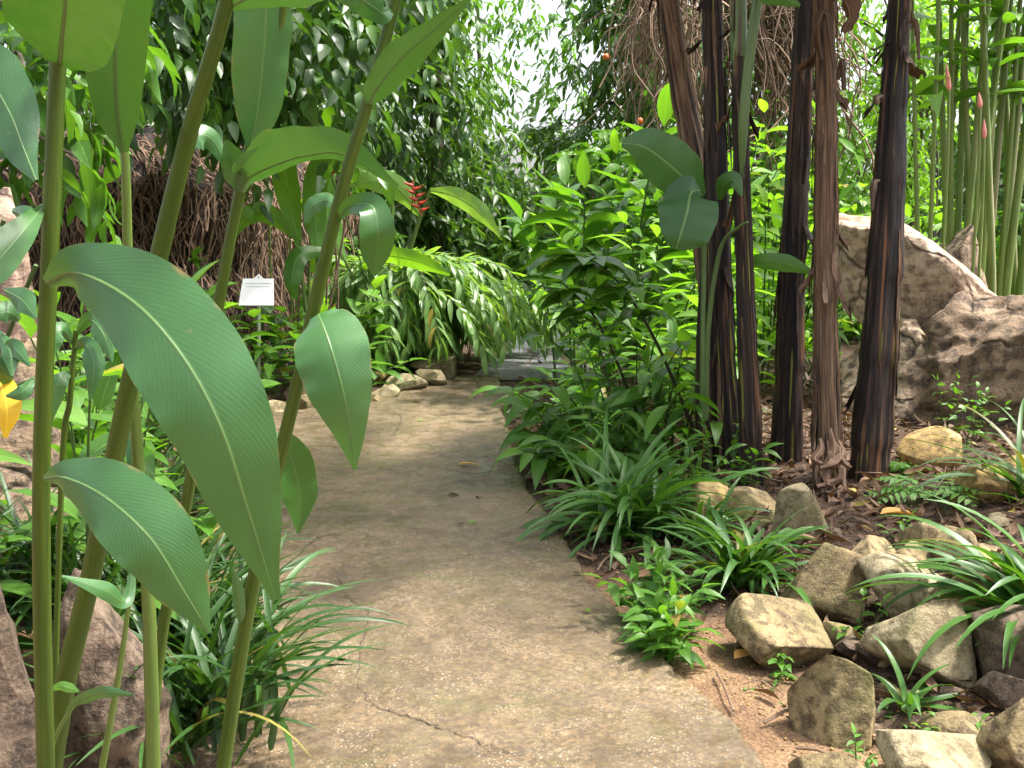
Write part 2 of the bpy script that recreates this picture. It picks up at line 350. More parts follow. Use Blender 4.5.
def path_mat():
    m, nt = newmat('path_concrete'); g = NT(nt); pos = g.n('ShaderNodeNewGeometry').outputs['Position']
    n1 = g.noise(pos, .9, 5, .6, .5); n2 = g.noise(pos, 6., 6, .68, .4); n3 = g.noise(pos, 55., 5, .65); n4 = g.noise(pos, 240., 2, .5)
    st = g.n('ShaderNodeMapping', {0: pos, 3: (.7, 2.2, 1.)}).outputs[0]
    n5 = g.noise(st, 3.5, 6, .7, 1.2)
    f = g.math('ADD', g.math('ADD', g.math('MULTIPLY', n1, .42), g.math('MULTIPLY', n2, .14)), g.math('ADD', g.math('MULTIPLY', n5, .2), g.math('MULTIPLY', n3, .24)))
    col = g.ramp(f, [(.38, (.042, .031, .018)), (.46, (.095, .067, .037)), (.55, (.178, .125, .070)), (.67, (.32, .23, .135))])
    moss = g.math('MULTIPLY', g.ramp(n5, [(.46, 0.), (.60, .8)]), g.ramp(g.noise(pos, 1.6, 4, .6), [(.42, 0.), (.58, 1.)]))
    col = g.mix(moss, col, (.085, .078, .030))
    col = g.mix(g.ramp(n3, [(.40, .65), (.56, 0.)]), col, (.085, .065, .045))
    vo = g.n('ShaderNodeTexVoronoi', {'Vector': pos, 'Scale': 85., 'Randomness': 1.})
    vcol = g.ramp(g.n('ShaderNodeSeparateXYZ', {0: vo.outputs['Color']}).outputs[0], [(.0, (.12, .09, .065)), (.5, (.34, .26, .17)), (.8, (.26, .21, .145)), (1., (.38, .33, .26))])
    peb = g.math('MULTIPLY', g.ramp(vo.outputs['Distance'], [(.25, .8), (.42, 0.)]), g.ramp(n2, [(.44, 0.), (.60, 1.)]))
    col = g.mix(peb, col, vcol)
    h = g.math('ADD', g.math('ADD', g.math('MULTIPLY', n3, .5), g.math('MULTIPLY', n2, .8)), g.math('MULTIPLY', g.math('MULTIPLY', g.math('SUBTRACT', .4, vo.outputs['Distance']), peb), 1.2))
    rough = g.ramp(g.noise(pos, 9., 4, .6), [(.42, .28), (.60, .75)])
    g.out(g.n('ShaderNodeBsdfPrincipled', {'Base Color': col, 'Roughness': rough, 'Specular IOR Level': .38, 'Normal': g.bump(h, .6, .012)}).outputs[0]); return m
def asphalt_mat():
    m, nt = newmat('asphalt'); g = NT(nt); pos = g.n('ShaderNodeNewGeometry').outputs['Position']
    n1 = g.noise(pos, 2., 5); n2 = g.noise(pos, 120., 3)
    col = g.ramp(g.math('ADD', g.math('MULTIPLY', n1, .6), g.math('MULTIPLY', n2, .4)), [(.35, (.075, .077, .08)), (.65, (.14, .143, .15))])
    g.out(g.n('ShaderNodeBsdfPrincipled', {'Base Color': col, 'Roughness': .75, 'Normal': g.bump(n2, .5, .01)}).outputs[0]); return m

SOIL = soil_mat()
xs = np.concatenate([np.linspace(-90, -6, 22)[:-1], np.arange(-6, 6.01, .08), np.linspace(6, 90, 22)[1:]])
ys = np.concatenate([np.linspace(-40, 0, 10)[:-1], np.arange(0, 14, .08), np.linspace(14, 120, 40)])
sheet('ground', xs, ys, lambda X, Y: H(X, Y)+.006*np.sin(X*31+Y*17)*np.sin(Y*23)*(Y < 9.5), SOIL)

# concrete path: a slab following its two edges, with ragged sides
ny, nx = 860, 170
yy = np.linspace(.5, 10.05, ny); V = np.zeros((ny, nx+2, 3))
for i, y in enumerate(yy):
    l = edge(LEFT, y)+.035*mnoise.noise((0, y*2.1, 5))+.015*mnoise.noise((3, y*9, 5)); r = edge(RIGHT, y)+.04*mnoise.noise((9, y*2.3, 1))+.024*mnoise.noise((4, y*9, 2))+.012*mnoise.noise((4, y*27, 2))
    x = np.linspace(l, r, nx)
    z = [0.012+.012*mnoise.noise((a*1.1, y*1.1, 0))+.005*mnoise.noise((a*5, y*5, 3))+.0025*mnoise.noise((a*17, y*17, 7))+.0022*mnoise.noise((a*38, y*38, 2)) for a in x]
    e = np.minimum(np.arange(nx), np.arange(nx)[::-1]); z = np.array(z)-.014*np.clip(1-e/1.5, 0, 1)
    V[i, 1:-1, 0] = x; V[i, 1:-1, 1] = y; V[i, 1:-1, 2] = z
    V[i, 0] = (l-.01, y, -.10); V[i, -1] = (r+.01, y, -.10)
i, j = np.meshgrid(np.arange(ny-1), np.arange(nx+1), indexing='ij'); k = i*(nx+2)+j
mb = MB(); mb.add(V.reshape(-1, 3), np.stack([k, k+1, k+nx+3, k+nx+2], -1).reshape(-1, 4), V.reshape(-1, 3)[:, :2])
path = mb.build('path', path_mat()); path['kind'] = 'structure'
# cracks in the slab: thin ragged dark grooves
CR = plain('crack_dirt', (.035, .026, .018), .95, .3)
def crack(pts, w, y0=None):
    P = catmull([ground(*p) for p in pts], 60); P[:, :2] += rng.normal(0, .006, (60, 2))
    T = nrm(np.gradient(P[:, :2], axis=0)); Nn = np.stack([-T[:, 1], T[:, 0]], -1)
    ww = w*rng.uniform(.25, 1., 60)*np.sin(np.linspace(.15, 3.0, 60))**.4
    z = np.array([0.012+.012*mnoise.noise((a*1.1, b*1.1, 0))+.005*mnoise.noise((a*5, b*5, 3))+.0025*mnoise.noise((a*17, b*17, 7)) for a, b, c in P])+.0035
    A = np.column_stack([P[:, :2]-Nn*ww[:, None], z]); B = np.column_stack([P[:, :2]+Nn*ww[:, None], z])
    VV = np.stack([A, B], 1).reshape(-1, 3); q = np.arange(59)*2
    mb = MB(); mb.add(VV, np.stack([q, q+1, q+3, q+2], -1), VV[:, :2]); mb.build('crack', CR, path)
crack([(358, 695), (380, 716), (425, 732), (470, 748), (515, 766)], .0028)
crack([(335, 575), (345, 600), (368, 622), (362, 655), (357, 695)], .0025)
crack([(300, 560), (318, 545), (335, 540)], .003)
crack([(432, 470), (470, 478), (500, 474)], .004)
crack([(395, 440), (400, 420), (370, 412)], .005)

ya = np.linspace(9.9, 24, 80); V = []
for y in ya:
    l, r = edge(ASPH_L, y), edge(ASPH_R, y)
    for u in np.linspace(0, 1, 12): V.append((l+(r-l)*u, y, (.010 if y > 10.2 else -.008)-(.05 if u in (0., 1.) else 0)))
k = (np.arange(79)[:, None]*12+np.arange(11)[None]).ravel()
mb = MB(); mb.add(np.array(V), np.stack([k, k+1, k+13, k+12], -1), np.array(V)[:, :2]); o = mb.build('asphalt_path', asphalt_mat()); o['kind'] = 'structure'

# earth bank with hanging roots at the left
BP = np.array([(-7.2, 6.6), (-5.2, 8.3), (-3.6, 9.2), (-2.6, 10.4), (-2.2, 12.5), (-2.4, 15.)])
B2 = catmull(BP, 90)
T2 = nrm(np.gradient(B2, axis=0)); N2 = np.stack([T2[:, 1], -T2[:, 0]], -1)      # to the path side
prof = np.array([(.55, -.1), (.40, .12), (.18, .5), (.02, 1.0), (-.08, 1.5), (-.18, 1.95), (-.5, 2.3), (-1.2, 2.5), (-3.5, 2.7), (-6, 1.5)])
prof = catmull(prof, 40)
V = np.zeros((90, 40, 3))
for i in range(90):
    for j in range(40):
        d, z = prof[j]; q = B2[i]+N2[i]*d
        n_ = mnoise.noise((q[0]*1.3, q[1]*1.3, z*1.6))*.28+mnoise.noise((q[0]*4, q[1]*4, z*4))*.10
        V[i, j] = (*(q+N2[i]*n_), z+n_*.3)
k = (np.arange(89)[:, None]*40+np.arange(39)[None]).ravel()
mb = MB(); mb.add(V.reshape(-1, 3), np.stack([k, k+1, k+41, k+40], -1), V.reshape(-1, 3)[:, :2]); 
o = mb.build('earth_bank', plain('bank_earth', (.028, .018, .013), .95, .6, 14.)); o['kind'] = 'structure'
mb = MB()
for q in range(1500):
    i = rng.integers(2, 88); j0 = rng.integers(7, 31); p = V[i, j0].copy(); o3 = N2[i]
    n = rng.integers(5, 11); pts = []
    dx = rng.normal(0, .55)
    for s in range(n):
        jj = max(2, int(j0-s*rng.uniform(1.2, 2.0))); b = V[i, jj]
        pts.append(b+np.array([o3[0], o3[1], 0])*(rng.uniform(.01, .10))+np.array([T2[i][0], T2[i][1], 0])*(dx*s*.12+rng.normal(0, .05)))
    r0 = rng.uniform(.004, .012); tube(mb, catmull(pts, 14), np.linspace(r0, r0*.4, 14), 4, rng.uniform(), cap=False)
tag(mb.build('hanging_roots', M['root']), 'tangle of thin dry brown roots hanging over the dark earth bank', 'roots', kind='stuff')

# ------------------------------------------------------------------ rocks
def rock_mesh(seed, sub, nplanes, cut=(.55, .92), rough=.05, lump=0.):
    import bmesh
    bm = bmesh.new(); bmesh.ops.create_icosphere(bm, subdivisions=sub, radius=1)
    V = np.array([v.co[:] for v in bm.verts]); Fc = np.array([[v.index for v in f.verts] for f in bm.faces]); bm.free()
    rg = np.random.default_rng(seed)
    V = V*1.0
    if lump:
        n = np.array([mnoise.noise((a*1.1+seed, b*1.1, c*1.1)) for a, b, c in V]); V = V*(1+lump*n)[:, None]
    for _ in range(nplanes):
        d = nrm(rg.normal(size=3)); h = rg.uniform(*cut)
        ex = V@d-h; V = V-np.where(ex > 0, ex*.93, 0)[:, None]*d
    nn = np.array([mnoise.fractal((a*1.6+seed*3.1, b*1.6, c*1.6), .9, 2.1, 6) for a, b, c in V])
    n2 = np.array([mnoise.ridged_multi_fractal((a*1.1+seed, b*1.1, c*2.0), .9, 2., 5, 1., 2.) for a, b, c in V])
    V = V*(1+rough*nn+rough*.5*(n2-1))[:, None]
    V = V-(V.max(0)+V.min(0))/2; V = V/((V.max(0)-V.min(0))/2)
    return V, Fc
def rock(bbox, mat, label, seed, depth=None, name='rock', sub=5, planes=15, dscale=.85, to_ground=False, cut=(.34, .78), rough=.035, lump=0., group='stones edging the planting bed', pre=None, cat='rock'):
    x0, y0, x1, y1 = bbox; cx = (x0+x1)/2
    if group.startswith('stones edging'): e = (x1-x0)*.07; x0 -= e; x1 += e; y0 -= (y1-y0)*.10
    if depth is None:
        g0 = ground(cx, y1); yb = g0[1]
        wid = (x1-x0)/F0*yb; Y = yb+.30*wid*dscale
    else: Y = depth
    a, b = at(x0, (y0+y1)/2, Y), at(x1, (y0+y1)/2, Y); top = at(cx, y0, Y)[2]; bot = at(cx, y1, Y)[2]
    c = (a+b)/2; gz = float(H(c[0], c[1]))
    if to_ground or depth is None: bot = min(bot, gz)-.12*(top-bot)
    V, Fc = rock_mesh(seed, sub, planes, cut, rough, lump)
    if pre:
        q = R(pre[2]); V = V*np.array([pre[0], 1, pre[1]]); V = np.stack([V[:, 0]*math.cos(q)-V[:, 2]*math.sin(q), V[:, 1], V[:, 0]*math.sin(q)+V[:, 2]*math.cos(q)], -1)
        V = V-(V.max(0)+V.min(0))/2; V = V/((V.max(0)-V.min(0))/2)
    w = b[0]-a[0]; S3 = np.array([w/2, w/2*dscale, (top-bot)/2]); base = np.array([c[0], Y, bot])
    V = V*S3+np.array([c[0], Y, (top+bot)/2])
    mb = MB(); mb.add(V-base, Fc, V[:, :2])
    o = mb.build(name, M[mat]); o.location = base; tag(o, label, cat, group)
    return o
rock((780, 550, 866, 622), 'rock', 'brown wedge shaped rock beside the feathery green seedlings', 11)
rock((864, 558, 938, 622), 'rockpale', 'pale angular stone right of the brown wedge rock', 12, planes=16)
rock((876, 604, 960, 686), 'rockpale', 'large tilted pale slab stone in middle of the rock bed', 23, planes=9, cut=(.3, .6))
rock((733, 607, 822, 669), 'rock', 'low olive brown rock leftmost by the path edge', 14)
rock((797, 659, 870, 742), 'rock', 'mossy dark green block of stone at edge of orange soil', 15, planes=10, cut=(.4, .75))
rock((944, 580, 1000, 634), 'rockyel', 'yellow ochre stone under the strap leaves', 16)
rock((775, 486, 823, 537), 'rockpale', 'square yellowish stone at foot of the brown banana trunk', 17)
rock((722, 492, 776, 522), 'rock', 'flat tan stone between two strap leaf clumps', 18)
rock((682, 487, 726, 531), 'rockyel', 'rounded yellow stone nearest the centre strap leaf clump', 19)
rock((902, 524, 941, 562), 'rock', 'small grey brown stone behind the pale angular stone', 20)
rock((884, 546, 937, 574), 'rock', 'small pointed stone touching top of pale angular stone', 21)
rock((936, 532, 976, 572), 'rock', 'upright brown stone beneath the fern', 22)
rock((984, 700, 1044, 790), 'rock', 'big mossy tan stone cut by right corner', 23)
rock((893, 741, 984, 800), 'rockpale', 'flat pinkish tan stone at bottom edge of the photo', 24)
rock((926, 716, 990, 750), 'rock', 'half buried dark flat stone above pinkish tan stone', 25)
rock((982, 676, 1040, 712), 'rockbrown', 'small dark slab beside the corner stone', 26)
rock((800, 757, 862, 800), 'rock', 'mossy buried stone below the orange soil', 27)
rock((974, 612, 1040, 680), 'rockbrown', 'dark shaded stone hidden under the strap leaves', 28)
rock((822, 622, 850, 652), 'rock', 'fist sized stone between the two brown rocks', 29)
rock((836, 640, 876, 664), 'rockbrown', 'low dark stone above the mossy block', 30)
rock((952, 468, 1004, 506), 'rockyel', 'orange yellow stone among the litter by right edge', 31)
rock((903, 432, 956, 470), 'rockyel', 'yellow stained stone behind the lime fern', 32)
rock((846, 540, 900, 580), 'rock', 'mossy stone behind the feathery green seedlings', 35)
rock((985, 460, 1040, 500), 'rockyel', 'pale ochre stone half out of frame under fern frond', 36)
for k, (px, py, w) in enumerate([(752, 600, 16), (842, 690, 22), (870, 700, 18), (884, 668, 16), (908, 700, 20), (952, 700, 26), (968, 655, 22), (880, 575, 14), (834, 540, 20), (760, 530, 20), (800, 545, 18), (960, 580, 20), (990, 560, 26), (975, 640, 20), (870, 735, 24), (925, 590, 14), (1000, 530, 26), (940, 505, 22), (882, 690, 14), (850, 610, 16)]):
    rock((px-w/2, py-w*.6, px+w/2, py), ['rock', 'rockpale', 'rockbrown'][k % 3], 'small half buried stone chip wedged among the larger bed rocks', 300+k, sub=3, name='stone_chip', group='stone chips among the bed rocks', cat='stone')
# left border of the path
g2 = 'stones along the left path edge'
for bb, mt, lb, sd in [((410, 355, 456, 381), 'rockpale', 'largest pale flat topped stone in front of the drooping bush', 41),
    ((414, 369, 448, 388), 'rockpale', 'low pale stone in front of the flat topped stone', 42), ((384, 374, 428, 393), 'rockpale', 'long tan stone in middle of the left border', 43),
    ((368, 384, 401, 401), 'rockpale', 'small tan stone left of the long tan stone', 44), ((366, 370, 388, 386), 'rockyel', 'brownish round stone by the small lime seedlings', 45),
    ((368, 394, 382, 404), 'rock', 'fist sized pebble at the start of left border', 46), ((284, 385, 314, 407), 'rockbrown', 'reddish brown stone behind the ginger cane', 47),
    ((258, 399, 288, 414), 'rockpale', 'flat stone at foot of the sign post', 48), ((280, 394, 312, 411), 'rock', 'mossy stone in front of reddish stone', 49),
    ((246, 384, 262, 408), 'rockpale', 'pale stone just left of the sign post', 50)]:
    rock(bb, mt, lb, sd, sub=4, group=g2)
# boulders
rock((826, 212, 992, 372), 'rockrosy', 'tall pinkish boulder with sunlit sloping top behind banana trunks', 62, depth=7.8, name='boulder', sub=6, planes=6, dscale=.8, cut=(.6, .9), rough=.07, lump=.22, group='large boulders', cat='boulder', pre=(2.0, 1.1, -24))
rock((893, 288, 1100, 470), 'rockgrey', 'brown creased boulder at the right edge', 63, depth=7.1, name='boulder', sub=6, planes=8, dscale=.8, to_ground=True, cut=(.6, .9), rough=.17, lump=.3, group='large boulders', cat='boulder', pre=(1.3, 1., 10))
rock((826, 318, 966, 456), 'rockgrey', 'shaded square boulder below the pinkish boulder', 64, depth=7.35, name='boulder', sub=6, planes=10, dscale=.9, to_ground=True, cut=(.6, .9), rough=.12, group='large boulders', cat='boulder')
rock((890, 224, 1010, 300), 'rockgrey', 'grey boulder at foot of the torch ginger stalks', 65, depth=8.9, name='boulder', sub=5, planes=10, to_ground=True, rough=.11, lump=.2, group='large boulders', cat='boulder')
rock((-60, 186, 32, 330), 'rockpink', 'pale pink boulder at the upper left edge', 66, depth=3.9, name='boulder', sub=5, planes=10, to_ground=True, rough=.15, lump=.35, group='large boulders', cat='boulder')
rock((-50, 320, 84, 560), 'rockgrey', 'brown boulder behind the thickest ginger cane', 67, depth=3.6, name='boulder', sub=5, planes=11, to_ground=True, rough=.17, lump=.35, group='large boulders', cat='boulder')
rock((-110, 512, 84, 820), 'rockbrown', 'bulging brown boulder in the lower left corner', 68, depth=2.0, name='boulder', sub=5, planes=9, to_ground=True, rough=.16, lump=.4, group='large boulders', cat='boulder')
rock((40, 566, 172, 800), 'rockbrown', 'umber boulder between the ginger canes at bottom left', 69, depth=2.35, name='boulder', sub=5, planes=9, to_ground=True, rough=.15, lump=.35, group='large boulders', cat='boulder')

# ------------------------------------------------------------------ foreground ginger
def vleaf(pts, hw, mat, parent, name='leaf', tilt=0., fold=.22, n=44, wave=.05, rnd=.5, cols=9, flip=False):
    """big leaf: midrib through (px,py,depth) points, half widths in px (one or (left,right))"""
    P = catmull([at(*p) for p in pts], n)
    D = np.array([p[2] for p in pts]); D = np.interp(np.linspace(0, 1, n), np.linspace(0, 1, len(D)), D)
    hw = [(h, h) if not isinstance(h, tuple) else h for h in hw]
    hl = np.interp(np.linspace(0, 1, n), np.linspace(0, 1, len(hw)), [h[0] for h in hw]); hr = np.interp(np.linspace(0, 1, n), np.linspace(0, 1, len(hw)), [h[1] for h in hw])
    ker = np.ones(5)/5
    sm = lambda a: np.convolve(np.pad(a, 2, mode='edge'), ker, 'valid')
    hl, hr = sm(hl)*D/F0, sm(hr)*D/F0
    T = nrm(np.gradient(P, axis=0)); view = nrm(P-np.array([0, 0, CAMZ]))
    side = nrm(np.cross(T, view)); nr = nrm(np.cross(side, T))            # nr faces the camera (or away)
    nr = np.where(np.sum(nr*view, 1, keepdims=True) > 0, -nr, nr)
    tl = np.interp(np.linspace(0, 1, n), np.linspace(0, 1, 2), tilt) if isinstance(tilt, tuple) else np.full(n, tilt)
    c, s = np.cos(tl)[:, None], np.sin(tl)[:, None]
    sd = side*c+nr*s; nn = nr*c-side*s
    hl = hl/np.maximum(c[:, 0], .3); hr = hr/np.maximum(c[:, 0], .3)
    a = np.linspace(-1, 1, cols)
    w = np.where(a[None, :] < 0, hl[:, None], hr[:, None])
    ph = rng.uniform(0, 6); tt = np.linspace(0, 1, n)[:, None]
    wv = wave*np.sin(tt*17+ph+a[None]*1.5)*np.abs(a)[None]**2+wave*.6*np.sin(tt*41+ph*2)*np.abs(a)[None]**3
    off = -fold*np.abs(a)[None]**1.4*(-1 if flip else 1)+wv
    V = P[:, None]+sd[:, None]*(a[None]*w)[..., None]+nn[:, None]*(off*w)[..., None]
    UV = np.stack(np.broadcast_arrays(a[None]*.5+.5, tt), -1)
    k = (np.arange(n-1)[:, None]*cols+np.arange(cols-1)[None]).ravel()
    F = np.stack([k, k+1, k+cols+1, k+cols], -1)
    fn = np.cross(V[n//2, cols//2+1]-V[n//2, cols//2-1], V[n//2+1, cols//2]-V[n//2-1, cols//2])
    if np.dot(fn, nn[n//2]) < 0: F = F[:, ::-1]
    if flip: F = F[:, ::-1]
    mb = MB(); mb.add(V.reshape(-1, 3), F, UV.reshape(-1, 2), rnd)
    wid = (hl+hr).max(); rw = np.linspace(.0035, .0010, n-3)*(wid/.13+.3)*.8; rp = P[:-3]-nn[:-3]*(rw*.75)[:, None]; tube(mb, rp, rw, 6, rnd, cap=False)
    mb.uv[-1] = np.full_like(mb.uv[-1], .5)
    return mb.build(name, M[mat], parent)
def cane(label, pts, wpx, mat='cane', group='ginger canes in the left foreground', ground_z=None, nodes=4):
    P = catmull([at(*p) for p in pts], 50)
    d = nrm(P[-1]-P[-4])
    if P[-1][2] > .12: P = np.vstack([P, P[-1]+np.array([d[0]*.3, d[1]*.3, -1])*np.linspace(.15, 1, 6)[:, None]*(P[-1][2]-.1)])
    D = np.interp(np.linspace(0, 1, len(P)), np.linspace(0, 1, len(pts)), [p[2] for p in pts]); wp = np.interp(np.linspace(0, 1, len(P)), np.linspace(0, 1, len(wpx)), wpx)
    r = wp/2*D/F0
    e = empty('ginger_cane', P[-1], label, 'ginger plant', group)
    mb = MB(); tube(mb, P, r, 14, rng.uniform()); mb.build('stem', M[mat], e)
    # leaf sheath rims along the stem
    return e, P, r
G = {}
def rim(e, P, r, fr, k):
    i = int(fr*len(P)); seg = P[i:i+9]
    mb = MB(); q = seg+0; tube(mb, q, np.linspace(r[i]*1.07, r[i]*1.01, len(q)), 14, rng.uniform(), cap=False); mb.build('sheath', M['cane'], e)
# cane 1: thick leftmost
e1, P1, r1 = cane('thickest ginger cane at far left carrying the huge arching leaf', [(66, -60, 1.22), (58, 60, 1.25), (50, 250, 1.27), (42, 450, 1.30), (42, 600, 1.34), (46, 780, 1.42)], [14, 16, 17, 18, 19, 20])
rim(e1, P1, r1, .30, 0)
vleaf([(46, 283, 1.25), (78, 273, 1.22), (135, 303, 1.17), (185, 360, 1.14), (222, 430, 1.13), (248, 510, 1.14), (276, 600, 1.17)], [(4, 4), (24, 30), (47, 54), (56, 58), (52, 53), (36, 36), (2, 2)], 'ginger', e1, tilt=.15, fold=.12, rnd=.55, wave=.06)
vleaf([(44, 478, 1.28), (66, 478, 1.25), (105, 497, 1.21), (150, 538, 1.19), (182, 588, 1.19), (209, 632, 1.2)], [(2, 2), (16, 20), (36, 40), (42, 44), (28, 30), (1, 1)], 'ginger', e1, tilt=.2, fold=.15, rnd=.6)
vleaf([(60, 64, 1.24), (62, 40, 1.2), (66, 0, 1.14), (72, -70, 1.05), (70, -150, 1.0)], [(10, 10), (42, 44), (52, 56), (56, 56), (30, 30)], 'ginger', e1, tilt=-.3, fold=.2, flip=True, rnd=.75)
vleaf([(36, 180, 1.27), (24, 150, 1.3), (8, 110, 1.33), (-18, 70, 1.36), (-50, 50, 1.4)], [(2, 2), (12, 18), (28, 24), (32, 24), (2, 2)], 'ginger', e1, tilt=-.25, rnd=.05)
vleaf([(44, 205, 1.27), (20, 235, 1.2), (-10, 270, 1.15), (-50, 320, 1.1)], [(2, 2), (16, 14), (22, 20), (2, 2)], 'ginger', e1, tilt=.3, rnd=.6, flip=True)
# cane 2: thin pale
e2, P2, r2 = cane('slender pale green ginger cane topped by an upright leaf', [(122, 100, 1.58), (126, 180, 1.6), (128, 260, 1.62), (134, 400, 1.66), (146, 560, 1.7), (150, 640, 1.72), (154, 790, 1.78)], [7, 9, 10, 12, 14, 15, 17], 'cane2')
vleaf([(124, 152, 1.58), (118, 110, 1.53), (116, 40, 1.46), (122, -40, 1.38), (130, -130, 1.3)], [(3, 3), (20, 22), (28, 32), (30, 34), (4, 4)], 'ginger', e2, tilt=.15, flip=True, rnd=.85, fold=.25)
vleaf([(130, 470, 1.68), (134, 440, 1.7), (138, 415, 1.72)], [(2, 2), (10, 10), (1, 1)], 'ginger', e2, rnd=.6)
# cane 3
e3, P3, r3 = cane('stout ginger cane leaning right behind the huge leaf', [(236, -50, 1.42), (222, 20, 1.45), (190, 130, 1.5), (158, 260, 1.55), (120, 430, 1.62), (90, 580, 1.7), (66, 680, 1.76), (48, 790, 1.84)], [13, 15, 17, 19, 20, 22, 23, 23])
rim(e3, P3, r3, .25, 0)
vleaf([(224, 10, 1.45), (258, -6, 1.42), (300, -14, 1.4), (350, -10, 1.4)], [(2, 2), (16, 12), (22, 16), (2, 2)], 'ginger', e3, tilt=.3, rnd=.8)
# cane 4
e4, P4, r4 = cane('thin ginger cane between the sign and the stout cane', [(296, -60, 1.72), (284, 0, 1.74), (262, 100, 1.77), (240, 190, 1.8), (216, 320, 1.84), (192, 470, 1.9), (176, 560, 1.95), (160, 650, 2.0), (146, 790, 2.05)], [10, 11, 11, 11, 12, 12, 12, 13, 13])
vleaf([(250, 150, 1.78), (256, 118, 1.76), (262, 70, 1.74), (266, 10, 1.72), (262, -40, 1.7)], [(2, 2), (22, 18), (26, 28), (26, 28), (10, 10)], 'ginger', e4, tilt=.3, rnd=.7, fold=.15)
vleaf([(240, 196, 1.8), (250, 178, 1.76), (280, 163, 1.7), (310, 155, 1.66), (345, 155, 1.64), (398, 187, 1.66)], [(2, 2), (10, 12), (8, 30), (6, 26), (8, 18), (1, 1)], 'ginger', e4, tilt=.5, rnd=.75)
vleaf([(228, 168, 1.8), (212, 140, 1.78), (196, 136, 1.76), (178, 150, 1.75)], [(2, 2), (10, 10), (12, 14), (2, 2)], 'ginger', e4, tilt=.4, rnd=.7)
vleaf([(240, 192, 1.8), (236, 175, 1.76), (232, 158, 1.74), (226, 140, 1.73)], [(2, 2), (14, 12), (14, 12), (2, 2)], 'ginger', e4, rnd=.9, flip=True)
vleaf([(243, 178, 1.79), (236, 170, 1.7), (244, 158, 1.68), (258, 148, 1.66)], [(1, 1), (4, 4), (4, 4), (1, 1)], 'ginger', e4, rnd=.5)
# cane 5
e5, P5, r5 = cane('long ginger cane rising across the path with the hanging leaf', [(410, -60, 1.5), (396, 0, 1.52), (370, 95, 1.55), (345, 180, 1.57), (318, 290, 1.6), (296, 390, 1.63), (270, 500, 1.68), (243, 640, 1.74), (220, 790, 1.8)], [10, 11, 12, 13, 13, 14, 15, 16, 17])
rim(e5, P5, r5, .18, 0); rim(e5, P5, r5, .42, 1)
vleaf([(318, 314, 1.59), (323, 326, 1.56), (332, 352, 1.53), (343, 392, 1.52), (351, 432, 1.53), (355, 470, 1.55)], [(8, 16), (33, 34), (40, 39), (36, 30), (20, 15), (1, 1)], 'ginger', e5, tilt=.1, rnd=.75, fold=.15)
vleaf([(276, 446, 1.66), (282, 440, 1.7), (292, 460, 1.73), (300, 495, 1.74), (298, 533, 1.74)], [(2, 2), (7, 10), (20, 20), (20, 18), (1, 1)], 'ginger', e5, tilt=-.2, flip=True, rnd=.35)
vleaf([(369, 107, 1.55), (378, 88, 1.52), (402, 58, 1.49), (436, 28, 1.47), (472, -4, 1.46)], [(2, 2), (12, 14), (16, 20), (10, 12), (1, 1)], 'ginger', e5, tilt=.5, flip=True, rnd=.8)
vleaf([(335, 222, 1.58), (350, 206, 1.55), (372, 206, 1.52), (378, 230, 1.51), (376, 254, 1.52), (374, 276, 1.53)], [(2, 2), (8, 8), (14, 12), (20, 16), (16, 14), (1, 1)], 'ginger', e5, tilt=-.3, flip=True, rnd=.4)
vleaf([(338, 208, 1.58), (326, 200, 1.6), (312, 206, 1.6), (306, 222, 1.6)], [(2, 2), (8, 8), (8, 9), (2, 2)], 'ginger', e5, tilt=.3, rnd=.6)
vleaf([(393, 8, 1.52), (384, 14, 1.5), (372, 6, 1.48), (354, -4, 1.46), (330, -4, 1.45)], [(2, 2), (10, 10), (14, 14), (14, 14), (2, 2)], 'ginger', e5, rnd=.3)
vleaf([(245, 632, 1.74), (240, 610, 1.7), (238, 590, 1.68), (232, 566, 1.66)], [(2, 2), (6, 6), (6, 6), (1, 1)], 'ginger', e5, rnd=.6)
# small young shoots
e6, P6, r6 = cane('thin young ginger shoot before the umber boulder', [(134, 560, 1.62), (128, 610, 1.62), (118, 680, 1.64), (98, 790, 1.68)], [3, 5, 7, 8], 'cane2')
vleaf([(134, 562, 1.62), (126, 600, 1.58), (104, 590, 1.54), (62, 576, 1.5)], [(2, 2), (7, 7), (10, 9), (1, 1)], 'ginger', e6, tilt=.3, rnd=.7)
e7, P7, r7 = cane('tiny seedling shoot with one leaf beside bulging boulder', [(72, 708, 1.6), (64, 720, 1.6), (52, 748, 1.62), (48, 790, 1.64)], [4, 4, 5, 5], 'cane2')
vleaf([(66, 712, 1.6), (80, 700, 1.57), (104, 692, 1.54), (134, 695, 1.52)], [(1, 1), (7, 6), (7, 6), (1, 1)], 'ginger', e7, tilt=.3, rnd=.7)
vleaf([(50, 690, 1.6), (60, 686, 1.58), (70, 688, 1.57), (79, 692, 1.56)], [(1, 1), (5, 5), (5, 5), (1, 1)], 'fern', e7, rnd=.5)
e8, P8, r8 = cane('striped dark red thin cane before the left brown boulder', [(76, 330, 1.9), (70, 400, 1.9), (62, 470, 1.92), (52, 790, 2.0)], [5, 6, 6, 7], 'cane', )
for k, (q, rn) in enumerate([([(74, 345, 1.9), (62, 330, 1.87), (48, 345, 1.85), (38, 380, 1.84)], .6), ([(74, 350, 1.9), (86, 345, 1.87), (94, 365, 1.85), (90, 400, 1.84)], .4),
      ([(72, 372, 1.9), (60, 380, 1.87), (50, 400, 1.86), (44, 440, 1.85)], .8), ([(76, 335, 1.9), (90, 320, 1.87), (104, 335, 1.85), (112, 362, 1.84)], .5)]):
    vleaf(q, [(1, 1), (9, 9), (11, 11), (1, 1)], 'ginger', e8, rnd=rn, tilt=.2)

